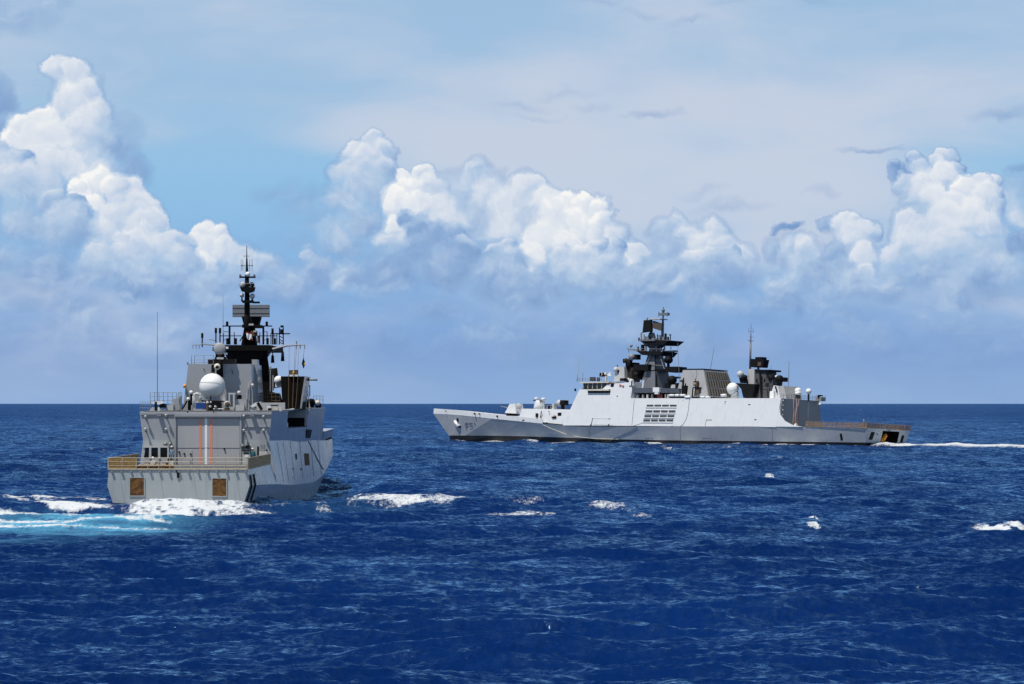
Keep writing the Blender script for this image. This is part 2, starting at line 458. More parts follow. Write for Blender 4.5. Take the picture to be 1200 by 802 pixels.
# ------------------------------------------------------------------ sea
def fbm(x, y, seed, oct=5, gain=.5):
    """value noise in numpy"""
    rs = np.random.RandomState(seed)
    v = np.zeros_like(x)
    a, tot = 1.0, 0.0
    for o in range(oct):
        tab = rs.rand(256, 256).astype(np.float32)
        ox, oy = rs.rand(2) * 256
        fx, fy = x * 2 ** o + ox, y * 2 ** o + oy
        ix, iy = np.floor(fx).astype(np.int64), np.floor(fy).astype(np.int64)
        tx, ty = fx - ix, fy - iy
        tx, ty = tx * tx * (3 - 2 * tx), ty * ty * (3 - 2 * ty)
        g = lambda a_, b_: tab[a_ & 255, b_ & 255]
        v += a * ((g(ix, iy) * (1 - tx) + g(ix + 1, iy) * tx) * (1 - ty) + (g(ix, iy + 1) * (1 - tx) + g(ix + 1, iy + 1) * tx) * ty)
        tot += a
        a *= gain
    return v / tot


def sstep(v, a, b):
    t = np.clip((v - a) / (b - a), 0, 1)
    return t * t * (3 - 2 * t)


# whitecaps: photo pixel of the middle, half width in metres, half depth in metres, strength
CAPS = [(1172, 629, 2.0, 9.0, 1.35), (1190, 626, 1.0, 6.0, 1.3), (713, 599.5, 2.7, 3.6, .82), (750, 607, .9, 2.2, .7), (784, 611, .5, 1.5, .6),
        (950, 610, .55, 3.2, 1.2), (955, 617, .6, 3.0, 1.1), (904, 560, .8, 6.0, 1.2), (470, 589.5, 5.0, 8.0, 1.15), (425, 588, 1.8, 7.0, 1.15), (520, 591, 3.0, 6.0, .95),
        (612, 603.5, 3.2, 2.6, .95), (585, 604.5, 1.6, 2.0, .7), (590, 591, 3.0, 2.6, .8), (620, 592, 2.2, 2.0, .7), (675, 584, 1.0, 2.0, .45),
        (1080, 694, .22, .5, .7), (757, 535, 1.2, 6, .8), (783, 529, 1.6, 6, .8), (644, 528, .9, 5, .8), (604, 537, 1.2, 5, .5), (914, 542, .8, 4, .6), (878, 531, 1.0, 5, .5),
        (1008, 481, 3.0, 60, .8), (995, 487, 2.6, 60, .6), (1120, 492, 2.6, 40, .5), (470, 492, 2.6, 40, .5), (420, 484, 3.0, 60, .5), (95, 492, 2.6, 40, .5), (1180, 505, 2.2, 25, .4),
        (820, 641, .8, 1.4, .3), (840, 770, .5, .8, .25), (35, 500, 2.2, 25, .4), (640, 560, 1.1, 4, .35), (480, 520, 1.6, 10, .4), (1100, 545, .9, 5, .35)]


def build_sea():
    # rows packed by how far below the horizon they are seen, columns by azimuth
    vr = np.concatenate([np.arange(900, 360, -3.0), np.arange(360, 60, -0.55), np.arange(60, 8, -0.45), np.arange(8, .85, -.3), [.6, .4]])
    dist = (CAMH * FPX / vr).astype(np.float64)
    fine = np.arange(-690, 690.1, 1.15)
    coarse = np.concatenate([[-2200, -1700, -1300, -1050, -900, -800, -740], fine, [740, 800, 900, 1050, 1300, 1700, 2200]])
    tx = coarse / FPX
    nr, nc = len(dist), len(tx)
    Y = np.repeat(dist[:, None], nc, 1)
    X = Y * tx[None, :]
    dy = np.abs(np.gradient(dist))[:, None]
    x0, y0 = X.astype(np.float32), Y.astype(np.float32)
    Zs = np.zeros_like(x0)
    dX = np.zeros_like(x0)
    dY = np.zeros_like(x0)
    rs = np.random.RandomState(11)
    wind = R_(-80)                                  # the sea runs down from the upper left
    n = 190
    lam = np.exp(np.linspace(math.log(0.35), math.log(36), n)) * (1 + .1 * rs.randn(n))
    for l in lam:
        k = 2 * math.pi / l
        spread = .75 if l < 1.3 else .40
        th = wind + spread * rs.randn()
        kx, ky = k * math.cos(th), k * math.sin(th)
        amp = 0.0050 * l ** 0.85 * (0.6 + .8 * rs.rand())
        if l < 2.2:
            amp *= 1.05
        elif l < 8:
            amp *= .80
        if l > 9:
            amp *= 1.15
        if l > 14:
            amp *= (14 / l) ** .75
        ph = rs.rand() * 6.283
        wgt = np.clip(l / (.55 * dy) - .25, 0.0, 1).astype(np.float32)
        rows = np.nonzero(wgt[:, 0] > 0.01)[0]
        if len(rows) == 0:
            continue
        r0, r1 = rows[0], rows[-1] + 1
        a = kx * x0[r0:r1] + ky * y0[r0:r1] + ph
        s, c = np.sin(a), np.cos(a)
        w = amp * wgt[r0:r1]
        Zs[r0:r1] += w * c
        dX[r0:r1] -= .75 * w * s * math.cos(th)
        dY[r0:r1] -= .75 * w * s * math.sin(th)
    # patches of rougher and smoother water
    gust = .65 + .7 * fbm(x0 / 45., y0 / 70., 5, 3)
    Zs *= gust
    X = X + dX
    Y = Y + dY * .8
    foam = np.zeros_like(Zs)
    aer = np.zeros_like(Zs)
    lift = np.zeros_like(Zs)
    # random small crests breaking here and there
    zz = Zs / np.maximum(gust, .3)
    crest = sstep(zz / zz[400:600].std(), 1.6, 2.5) * sstep(fbm(x0 / 3.1, y0 / 4.5, 8, 4), .58, .70) * sstep(fbm(x0 / 60., y0 / 90., 9, 2), .5, .66)
    foam = np.maximum(foam, .55 * crest)
    for (px, py, hw, hd, st) in CAPS:
        cx, cy = sea_xy(px, py)
        sel = (np.abs(x0 - cx) < hw * 3) & (np.abs(y0 - cy) < hd * 4)
        xx, yy = x0[sel], y0[sel]
        nn = fbm(xx / (.5 * hw), yy / (.7 * hd), int(px), 4)
        r = np.sqrt(((xx - cx + (nn - .5) * hw) / hw) ** 2 + ((yy - cy) / hd + .25 * ((xx - cx) / hw) ** 2) ** 2)
        m = sstep(r + (nn - .5) * 1.6, 1.1, .35)
        foam[sel] = np.maximum(foam[sel], .70 * st * m)
        lift[sel] += min(.5, .16 * hd ** .5) * st * np.exp(-(((xx - cx) / (hw * 1.5)) ** 2 + ((yy - cy - hd * .4) / (hd * .9)) ** 2)) * (.6 + .8 * nn)
    # ---- wake of the near ship: white boil under the transom, turquoise water trailing off to the left
    pu = x0 / y0 * FPX + 600.0                      # shorthand for placing the wake where it lies
    pv = HORY + CAMH * FPX / y0
    near = (pv > 570) & (pv < 700) & (pu < 560) & (pu > -110)
    u, v = pu[near], pv[near]
    xx, yy = x0[near], y0[near]
    n1 = fbm(xx / 1.6, yy / 2.4, 21, 5)
    n2 = fbm(xx / 7., yy / 3.2, 22, 4)
    n3 = fbm(xx / .5, yy / 1.0, 23, 3)
    n4 = fbm(xx / 9., yy / 1.25, 24, 4)
    f = np.zeros_like(u)
    a = np.zeros_like(u)
    h = np.zeros_like(u)
    vv = v + (n1 - .5) * 4
    # boil
    boil = sstep(u, 128, 165) * sstep(u, 330, 262) * sstep(vv, 593.0, 596) * sstep(vv - (u - 225) * -.02, 609.5, 602.5)
    f = np.maximum(f, boil * (1.0 - .5 * sstep(n3, .42, .75) - .25 * sstep(n2, .5, .7)))
    h += .36 * sstep(u, 138, 175) * sstep(u, 262, 215) * np.exp(-((v - 598.5) / 3.2) ** 2) * (.25 + .9 * n1 + .75 * (n3 - .3))
    h += .24 * sstep(u, 200, 240) * sstep(u, 340, 270) * np.exp(-((v - 599.5) / 3.0) ** 2) * (.3 + 1.2 * n1)
    f = np.maximum(f, .72 * sstep(u, 250, 275) * sstep(u, 350, 315) * sstep(np.abs(vv - 599.5), 3.2, .8) * sstep(n2, .35, .6))
    # trailing arms of foam to the left
    f = np.maximum(f, 1.0 * sstep(u, 150, 110) * sstep(np.abs(vv - (600.5 + (100 - u) * .002)), 3.2, 1.0) * sstep(n2 + .12 * (n3 - .5), .36, .55))
    f = np.maximum(f, .9 * sstep(u, 20, 45) * sstep(u, 140, 122) * sstep(np.abs(vv - (586.2 + .0 * u)), 2.3, .6) * (.4 + .6 * sstep(n2, .35, .6)))
    f = np.maximum(f, .75 * sstep(u, -5, 16) * sstep(u, 85, 50) * sstep(np.abs(vv - (588 + .05 * u)), 5, 2) * sstep(n1, .48, .62))
    f = np.maximum(f, .9 * sstep(u, 190, 120) * sstep(np.abs(vv - (606.5 + .0 * u)), 3.4, .8) * sstep(n2, .46, .62))
    f = np.maximum(f, .85 * sstep(u, 195, 150) * sstep(np.abs(vv - (618 + .02 * (100 - u))), 2.2, .6) * sstep(n2, .42, .6))
    f = np.maximum(f, .7 * sstep(u, 120, 60) * sstep(np.abs(vv - 624.0), 2.0, .6) * sstep(n2, .45, .62))
    f = np.maximum(f, .8 * sstep(u, 250, 170) * sstep(np.abs(vv - 611), 12, 6) * sstep(n4 + .15 * (n3 - .5), .50, .66))
    f = np.maximum(f, .5 * sstep(u, 230, 200) * sstep(np.abs(vv - 613), 8, 4) * sstep(n1, .58, .72))
    h += .30 * sstep(u, 140, 60) * np.exp(-((v - 588) / 3.5) ** 2) + .35 * sstep(u, 60, 20) * np.exp(-((v - 583) / 3.) ** 2)
    # aerated water
    a = np.maximum(a, sstep(u, 265, 120) * sstep(vv, 600, 606) * sstep(vv, 630, 620) * (.35 + 1.0 * sstep(n2, .3, .6)))
    a = np.maximum(a, .45 * sstep(u, 150, 20) * sstep(vv, 622, 628) * sstep(vv, 650, 632) * sstep(n2, .35, .65))
    a = np.maximum(a, .4 * sstep(u, 290, 220) * sstep(vv, 603, 607) * sstep(vv, 622, 610) * sstep(n2, .35, .6))
    # foam sliding along the starboard side and the spread of it beyond
    f = np.maximum(f, .55 * sstep(u, 300, 330) * sstep(u, 440, 400) * sstep(np.abs(vv - 593.5), 5.5, 1.5) * sstep(n1, .52, .66))
    f = np.maximum(f, .45 * sstep(u, 320, 350) * sstep(u, 420, 385) * sstep(np.abs(vv - 599), 7, 2) * sstep(n1, .55, .68))
    a = np.maximum(a, .06 * sstep(u, 300, 340) * sstep(u, 520, 420) * sstep(np.abs(vv - 598), 14, 4))
    foam[near] = np.maximum(foam[near], f)
    aer[near] = np.maximum(aer[near], a)
    lift[near] += h
    # the trough along her starboard side
    lift -= 1.05 * sstep(pu, 296, 340) * sstep(pu, 470, 380) * np.exp(-((y0 - 352) / 42.) ** 2) * (x0 < -8)
    # ---- the far ship: foam along her waterline and her white wake
    far = (y0 > 620) & (y0 < 1150) & (pu > 480) & (pu < 1320)
    xx, yy = x0[far], y0[far]
    I3 = SHIP_R.I
    lx = I3[0][0] * xx + I3[0][1] * yy + I3[0][3]
    ly = I3[1][0] * xx + I3[1][1] * yy + I3[1][3]
    n1 = fbm(lx / 7., ly / 3., 31, 4)
    n2 = fbm(lx / 2.5, ly / 2.5, 32, 3)
    hb = 7.3 * sstep(lx, 139, 85) + .15
    side = ly - hb
    edge = .8 * sstep(side, 6.0, 1.5) * (side > -2) * sstep(lx, -2, 6) * sstep(lx, 141, 134)
    f = edge * sstep(n1 + .1 * (n2 - .5) + .16 * sstep(lx, 78, 95) + .3 * sstep(lx, 132, 136), .53, .68)
    wake = sstep(np.abs(ly + 1.0 - .02 * lx), 9.5, 5.0) * (lx < 1.0) * sstep(n1 * .6 + n2 * .4, .22, .36)
    f = np.maximum(f, wake * .85)
    f = np.maximum(f, .9 * sstep(np.abs(ly - 2), 8, 3) * sstep(lx, -7, -2) * (lx < 1.5) * sstep(n2, .3, .5))
    f = np.maximum(f, 1.1 * sstep(np.hypot((lx - 137.4) / 3.4, (ly - 1.3) / 2.2) + (n2 - .5) * .8, 1.1, .5))
    f = np.maximum(f, .9 * sstep(np.abs(lx - 87), 16, 6) * sstep(side, 5.5, 1.5) * (side > -2) * sstep(n1, .42, .56))
    foam[far] = np.maximum(foam[far], f)
    lift[far] += (.14 * f + .55 * np.minimum(f, wake) * (lx < 1)) * (.4 + n2)
    lift[far] += 1.5 * np.exp(-((lx - 138.0) / 3.2) ** 2 - ((ly - 1.6) / 2.4) ** 2) * (.5 + n2)
    Zs = Zs + lift
    far_flat = sstep(y0, 9000, 4000)
    Zs *= far_flat
    # ring out the sheet to the horizon on every side with a coarse sheet further out
    co = np.stack([X, Y, Zs], -1).reshape(-1, 3).astype(np.float32)
    idx = np.arange(nr * nc).reshape(nr, nc)
    q = np.stack([idx[:-1, :-1], idx[:-1, 1:], idx[1:, 1:], idx[1:, :-1]], -1).reshape(-1, 4)
    me = bpy.data.meshes.new('sea')
    # coarse remainder: behind and beside the camera
    rim_r = [20., 200., 2000., 40000., 95000.]
    extra_v, extra_f = [], []
    a0, a1 = math.atan(tx[-1]), 2 * math.pi + math.atan(tx[0])
    base = len(co)
    na = 48
    # this sheet starts at the fan's two edges (0.05 m lower where they overlap)
    for r in rim_r:
        for k in range(na + 1):
            an = a0 - .02 + (a1 - a0 + .04) * k / na
            extra_v.append((math.sin(an) * r, math.cos(an) * r, -.9))
    for i in range(len(rim_r) - 1):
        for k in range(na):
            p = base + i * (na + 1) + k
            extra_f.append((p, p + na + 1, p + na + 2, p + 1))
    # close the gap in front of the fan's first row
    c0 = base + len(extra_v)
    extra_v += [(-40, -5, -.9), (40, -5, -.9), (46, 44, -.9), (-46, 44, -.9)]
    extra_f.append((c0, c0 + 1, c0 + 2, c0 + 3))
    # beyond the last row
    c1 = base + len(extra_v)
    yl = dist[-1]
    extra_v += [(tx[0] * yl, yl - 200, -.5), (tx[-1] * yl, yl - 200, -.5), (tx[-1] * 100000, 100000, -.5), (tx[0] * 100000, 100000, -.5)]
    extra_f.append((c1, c1 + 1, c1 + 2, c1 + 3))
    co = np.concatenate([co, np.array(extra_v, np.float32)])
    q = np.concatenate([q, np.array(extra_f, np.int64)])
    me.vertices.add(len(co))
    me.vertices.foreach_set('co', co.ravel())
    me.loops.add(len(q) * 4)
    me.loops.foreach_set('vertex_index', q.ravel().astype(np.int32))
    me.polygons.add(len(q))
    me.polygons.foreach_set('loop_start', np.arange(0, len(q) * 4, 4, dtype=np.int32))
    me.polygons.foreach_set('loop_total', np.full(len(q), 4, np.int32))
    me.update(calc_edges=True)
    me.polygons.foreach_set('use_smooth', np.ones(len(q), bool))
    z = np.zeros(len(extra_v), np.float32)
    for nm, arr in (('foam', foam), ('aerated', aer)):
        at = me.attributes.new(nm, 'FLOAT', 'POINT')
        at.data.foreach_set('value', np.concatenate([arr.ravel().astype(np.float32), z]))
    o = bpy.data.objects.new('sea', me)
    o['kind'] = 'structure'
    COL.objects.link(o)
    # face up
    if me.polygons[0].normal.z < 0:
        me.flip_normals()
    # ---- water
    m, T, bs = new_mat('sea_water')
    me.materials.append(m)
    pos = T.new('ShaderNodeNewGeometry').outputs['Position']
    fo = T.new('ShaderNodeAttribute', attribute_name='foam').outputs['Fac']
    ae = T.new('ShaderNodeAttribute', attribute_name='aerated').outputs['Fac']
    p2 = T.vec('MULTIPLY', pos, (1, 1, 0))
    spx = T.new('ShaderNodeSeparateXYZ')
    T.put(spx.inputs[0], pos)
    dist_ = spx.outputs[1]
    # wavelets of three sizes close by, longer ones further off
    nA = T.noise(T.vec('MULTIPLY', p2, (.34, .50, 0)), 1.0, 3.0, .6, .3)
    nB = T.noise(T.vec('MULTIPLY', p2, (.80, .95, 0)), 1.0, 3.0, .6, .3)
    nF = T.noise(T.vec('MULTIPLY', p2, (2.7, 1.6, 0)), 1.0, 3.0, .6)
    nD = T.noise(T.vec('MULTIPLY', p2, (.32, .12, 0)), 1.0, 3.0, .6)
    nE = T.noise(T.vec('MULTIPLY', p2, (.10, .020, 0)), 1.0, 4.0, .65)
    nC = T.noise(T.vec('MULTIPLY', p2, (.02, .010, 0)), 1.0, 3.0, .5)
    h = T.math('ADD', T.math('MULTIPLY', nA, .9), T.math('MULTIPLY', nB, .62))
    h = T.math('ADD', h, T.math('MULTIPLY', nF, .26))
    h = T.math('ADD', h, T.math('MULTIPLY', nD, T.step(dist_, 220, 600, 0.0, 2.2)))
    h = T.math('ADD', h, T.math('MULTIPLY', nE, T.step(dist_, 700, 1800, 0.0, 6.0)))
    bump = T.new('ShaderNodeBump')
    bump.inputs['Strength'].default_value = 1.0
    bump.inputs['Distance'].default_value = 0.34
    T.put(bump.inputs['Height'], h)
    brk = T.noise(T.vec('MULTIPLY', pos, (2.6, 1.0, 2.2)), 1.0, 7.0, .78)
    fm = T.math('ADD', fo, T.math('MULTIPLY_ADD', brk, 2.2, -1.15))
    fm = T.math('MULTIPLY', T.step(fm, .25, .85), T.step(fo, .04, .18))
    deep = T.mix(T.step(nC, .35, .65), (0.0013, 0.0130, 0.073, 1), (0.0022, 0.0190, 0.099, 1))
    aw = T.math('MULTIPLY', ae, T.math('MULTIPLY_ADD', brk, 1.2, .4), clamp=True)
    wat = T.mix(aw, deep, (0.085, 0.32, 0.48, 1))
    # body colour of the water plus a bluish mirror whose strength follows the angle
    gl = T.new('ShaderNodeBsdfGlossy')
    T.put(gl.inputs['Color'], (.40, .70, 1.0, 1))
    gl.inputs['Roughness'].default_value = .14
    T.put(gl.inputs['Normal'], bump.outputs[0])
    df = T.new('ShaderNodeBsdfDiffuse')
    T.put(df.inputs['Color'], wat)
    T.put(df.inputs['Normal'], bump.outputs[0])
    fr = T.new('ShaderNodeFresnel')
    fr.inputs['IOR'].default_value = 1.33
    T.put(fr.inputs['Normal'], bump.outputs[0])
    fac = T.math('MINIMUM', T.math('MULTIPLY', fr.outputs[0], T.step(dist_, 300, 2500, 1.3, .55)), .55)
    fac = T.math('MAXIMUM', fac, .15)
    # gust patches, plus dark wave faces and light streaks painted into mirror strength
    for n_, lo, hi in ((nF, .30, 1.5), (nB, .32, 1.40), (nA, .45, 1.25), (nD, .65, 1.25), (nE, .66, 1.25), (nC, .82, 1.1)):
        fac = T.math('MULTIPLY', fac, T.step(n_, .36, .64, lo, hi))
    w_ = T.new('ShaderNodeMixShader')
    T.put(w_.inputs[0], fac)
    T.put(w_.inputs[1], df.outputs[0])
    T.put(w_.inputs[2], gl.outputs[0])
    fd = T.new('ShaderNodeBsdfDiffuse')
    T.put(fd.inputs['Color'], (.56, .59, .605, 1))
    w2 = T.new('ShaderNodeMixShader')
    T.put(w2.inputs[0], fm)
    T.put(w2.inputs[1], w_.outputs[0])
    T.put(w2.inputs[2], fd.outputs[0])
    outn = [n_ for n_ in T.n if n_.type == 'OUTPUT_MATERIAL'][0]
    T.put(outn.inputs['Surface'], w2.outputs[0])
    T.n.remove(bs)
    return o


sea = build_sea()


# ------------------------------------------------------------------ mesh builder, materials
class MB:
    def __init__(self):
        self.v, self.f, self.m, self.s = [], [], [], []

    def face(self, pts, mi=0, smooth=False):
        b = len(self.v)
        self.v += [tuple(p) for p in pts]
        self.f.append(tuple(range(b, b + len(pts))))
        self.m.append(mi)
        self.s.append(smooth)
        return self

    def raw(self, vs_, fs, mi=0, smooth=False):
        b = len(self.v)
        self.v += [tuple(p) for p in vs_]
        for f in fs:
            self.f.append(tuple(b + i for i in f))
            self.m.append(mi)
            self.s.append(smooth)
        return self

    def prism(self, A, B, mi=0):
        """solid between two loops of the same length"""
        n = len(A)
        fs = [tuple(range(n))[::-1], tuple(range(n, 2 * n))]
        fs += [(i, (i + 1) % n, n + (i + 1) % n, n + i) for i in range(n)]
        return self.raw(list(A) + list(B), fs, mi)

    def box(self, x0, x1, y0, y1, z0, z1, mi=0):
        A = [(x0, y0, z0), (x1, y0, z0), (x1, y1, z0), (x0, y1, z0)]
        B = [(x, y, z1) for x, y, _ in A]
        return self.prism(A, B, mi)

    def tube(self, p, q, r, r2=None, n=6, mi=0):
        p, q = Vector(p), Vector(q)
        d = q - p
        if d.length < 1e-6:
            return self
        d.normalize()
        a = d.cross(Vector((0, 0, 1)))
        if a.length < .05:
            a = d.cross(Vector((1, 0, 0)))
        a.normalize()
        b = d.cross(a)
        r2 = r if r2 is None else r2
        A = [p + (a * math.cos(t) + b * math.sin(t)) * r for t in [6.28319 * k / n for k in range(n)]]
        B = [q + (a * math.cos(t) + b * math.sin(t)) * r2 for t in [6.28319 * k / n for k in range(n)]]
        k0 = len(self.f)
        self.prism(A, B, mi)
        for k in range(k0 + 2, len(self.f)):
            self.s[k] = n > 6
        return self

    def line(self, pts, r, n=5, mi=0):
        for a, b in zip(pts, pts[1:]):
            self.tube(a, b, r, n=n, mi=mi)
        return self

    def lathe(self, c, prof, axis=(0, 0, 1), n=16, mi=0):
        """profile of (radius, height) turned about an axis through c"""
        ax = Vector(axis).normalized()
        a = ax.cross(Vector((0, 0, 1)))
        if a.length < .05:
            a = ax.cross(Vector((1, 0, 0)))
        a.normalize()
        b = ax.cross(a)
        c = Vector(c)
        vs_ = []
        for r, h in prof:
            for k in range(n):
                t = 6.28319 * k / n
                vs_.append(c + ax * h + (a * math.cos(t) + b * math.sin(t)) * max(r, 1e-4))
        fs = []
        for i in range(len(prof) - 1):
            for k in range(n):
                fs.append((i * n + k, i * n + (k + 1) % n, (i + 1) * n + (k + 1) % n, (i + 1) * n + k))
        fs.append(tuple(range(n))[::-1])
        fs.append(tuple((len(prof) - 1) * n + k for k in range(n)))
        return self.raw(vs_, fs, mi, True)

    def ball(self, c, r, n=16, sq=1.0, mi=0):
        pr = [(r * math.cos(t), r * sq * math.sin(t)) for t in [R_(-90 + 180 * k / 10) for k in range(11)]]
        return self.lathe(c, pr, n=n, mi=mi)

    def build(self, name, mats, parent, label=None):
        me = bpy.data.meshes.new(name)
        me.from_pydata(self.v, [], self.f)
        for mt in (mats if isinstance(mats, (list, tuple)) else [mats]):
            me.materials.append(mt)
        me.polygons.foreach_set('material_index', self.m)
        me.polygons.foreach_set('use_smooth', self.s)
        bm = bmesh.new()
        bm.from_mesh(me)
        bmesh.ops.remove_doubles(bm, verts=bm.verts, dist=1e-4)
        bmesh.ops.recalc_face_normals(bm, faces=bm.faces)
        bm.to_mesh(me)
        bm.free()
        o = bpy.data.objects.new(name, me)
        COL.objects.link(o)
        if parent is not None:
            o.parent = parent
        if label:
            o['label'] = label
        return o


def tag(o, label, cat, group=None):
    o['label'] = label
    o['category'] = cat
    if group:
        o['group'] = group
    return o


def thing(name, label, cat, M, group=None):
    o = bpy.data.objects.new(name, None)
    COL.objects.link(o)
    o.matrix_world = M
    return tag(o, label, cat, group)


def paint(name, col, rough=.45, wear=.18, streak=.25, dish=.0, spec=.4, rust=0.0):
    """ship's paint: blotchy, streaked downwards by rain and rust, plates a little dished"""
    m, T, bs = new_mat(name)
    co = T.new('ShaderNodeTexCoord').outputs['Object']
    big = T.noise(T.vec('MULTIPLY', co, (.35, .35, .5)), 1.0, 4.0, .6)
    st = T.noise(T.vec('MULTIPLY', co, (1.3, 1.3, .10)), 1.0, 4.0, .6)
    fi = T.noise(T.vec('MULTIPLY', co, (5, 5, 5)), 1.0, 3.0, .6)
    v = T.math('ADD', T.math('MULTIPLY_ADD', big, wear, 1.0 - wear * .5), T.math('MULTIPLY_ADD', T.step(st, .5, .78), -streak, streak * .12))
    v = T.math('ADD', v, T.math('MULTIPLY_ADD', fi, .05, -.025))
    c = T.vec('SCALE', tuple(col[:3]), v)
    if rust:
        rs_ = T.noise(T.vec('MULTIPLY', co, (1.7, 1.7, .30)), 1.0, 6.0, .7)
        c = T.mix(T.math('MULTIPLY', T.step(rs_, .60, .78), rust), c, (.20, .085, .03, 1))
    T.put(bs.inputs['Base Color'], c)
    T.put(bs.inputs['Roughness'], T.math('MULTIPLY_ADD', big, .2, rough - .1))
    bs.inputs['Specular IOR Level'].default_value = spec
    if dish:
        dn = T.noise(T.vec('MULTIPLY', co, (.55, .55, .55)), 1.0, 2.0, .4)
        b = T.new('ShaderNodeBump')
        b.inputs['Strength'].default_value = 1.0
        b.inputs['Distance'].default_value = dish
        T.put(b.inputs['Height'], dn)
        T.put(bs.inputs['Normal'], b.outputs[0])
    return m


def plain(name, col, rough=.6, spec=.3, var=.2):
    m, T, bs = new_mat(name)
    co = T.new('ShaderNodeTexCoord').outputs['Object']
    n = T.noise(co, 3.0, 4.0, .6)
    T.put(bs.inputs['Base Color'], T.vec('SCALE', tuple(col[:3]), T.math('MULTIPLY_ADD', n, var * 2, 1 - var)))
    bs.inputs['Roughness'].default_value = rough
    bs.inputs['Specular IOR Level'].default_value = spec
    return m


def glass_mat():
    m, T, bs = new_mat('window_glass')
    bs.inputs['Base Color'].default_value = (.006, .010, .012, 1)
    bs.inputs['Roughness'].default_value = .08
    return m


def rust_mat():
    m, T, bs = new_mat('rusty_steel')
    co = T.new('ShaderNodeTexCoord').outputs['Object']
    n = T.noise(T.vec('MULTIPLY', co, (2.2, 2.2, 3.0)), 1.0, 6.0, .7)
    T.put(bs.inputs['Base Color'], T.ramp(n, [(.30, (.02, .010, .004, 1)), (.46, (.085, .036, .007, 1)), (.58, (.20, .088, .012, 1)), (.72, (.10, .036, .007, 1))]))
    bs.inputs['Roughness'].default_value = .85
    return m


G_HULL = paint('grey_hull_paint', (.36, .375, .39), .27, .14, .14, .012, .7, .08)
G_STERN = paint('grey_transom_paint', (.35, .375, .375), .45, .16, .2, .03, .35, .18)
G_HOUSE = paint('grey_house_paint', (.34, .343, .35), .22, .12, .12, .008, .6, .05)
G_DOOR = paint('grey_door_paint', (.40, .40, .405), .5, .10, .08, .0, .3)
G_DARK = paint('dark_grey_paint', (.14, .145, .155), .5, .2, .2, .0, .35)
G_FAR = paint('pale_hull_paint', (.385, .39, .405), .36, .14, .18, .03, .45, .12)
W_FAR = paint('pale_grey_paint', (.60, .61, .62), .45, .10, .12, .03, .35, .05)
G_FARD = paint('grey_mast_paint', (.135, .142, .16), .45, .2, .2, .0, .4)
G_FUNNEL = paint('grey_funnel_paint', (.36, .36, .355), .5, .15, .2, .0, .35)
BLACK = plain('black_paint', (.007, .007, .008), .65, .15, .3)
SOOT = plain('sooty_black_paint', (.007, .0065, .006), .8, .1, .4)
WHITE = plain('white_paint', (.78, .78, .76), .4, .4, .05)
CREAM = plain('cream_paint', (.62, .58, .48), .5, .3, .1)
BUFF = plain('rusty_buff_metal', (.34, .205, .065), .75, .2, .45)
RAILM = plain('pale_rail_paint', (.42, .36, .27), .6, .3, .3)
STEEL = plain('grey_metal', (.22, .225, .235), .5, .4, .25)
LSTEEL = plain('light_grey_metal', (.48, .48, .47), .5, .4, .15)
RUST = rust_mat()
GLASS = glass_mat()
RED = plain('faded_red_paint', (.55, .16, .11), .6, .3, .15)
BLUE = plain('blue_plastic', (.012, .055, .24), .45, .4, .2)
ORANGE = plain('orange_fabric', (.92, .30, .02), .6, .3, .1)
YELLOW = plain('yellow_cloth', (.62, .40, .05), .8, .1, .15)
DECKM = plain('deck_coating', (.10, .105, .11), .85, .1, .25)
BOOT = plain('black_boot_topping', (.012, .012, .013), .5, .3, .3)
TEAL = plain('teal_cloth', (.03, .16, .19), .8, .1, .2)
NAVY = plain('pale_blue_overalls', (.16, .24, .32), .8, .1, .2)
SKIN = plain('skin', (.22, .11, .07), .6, .3, .1)
BROWN = plain('brown_paint', (.12, .075, .045), .7, .2, .3)


# ------------------------------------------------------------------ near ship (seen from astern)
near = thing('warship', 'grey warship seen from astern with a striped hangar door and a white wake', 'warship', SHIP_L.M)
L = SHIP_L.at


def lp(px, py, x):
    return L(px, py, x=x)


def rect(mb, px0, py0, px1, py1, x, dep, mi=0):
    """block whose after face fills a photo rectangle at depth x"""
    a, b = lp(px0, py1, x), lp(px1, py0, x)
    return mb.box(x, x + dep, b.y, a.y, a.z, b.z, mi)


def poly(mb, pts, x, dep, mi=0, pts2=None):
    A = [lp(px, py, x) for px, py in pts]
    if pts2:
        B = [lp(px, py, x + dep) for px, py in pts2]
    else:
        B = [(p.x + dep, p.y, p.z) for p in A]
    return mb.prism(A, B, mi)


def rod(mb, a, b, x, r, r2=None, n=6, mi=0, x2=None):
    return mb.tube(lp(a[0], a[1], x), lp(b[0], b[1], x if x2 is None else x2), r, r2, n, mi)


WHOLE = {'hull', 'superstructure', 'safety_net', 'guard_rail', 'boat_bay', 'radome', 'scramble_net', 'bulwark', 'mast', 'foremast', 'side_pipe', 'intake_louvre', 'louvre_sill', 'window_frame',
         'hull_number', 'antenna_cross', 'halyard', 'pole', 'tie_down', 'draught_mark', 'hose_line', 'none', 'wall_ladder', 'rope_heap', 'exhaust_grille', 'hangar_door', 'panel_seam', 'door_frame', 'wall_panel'}


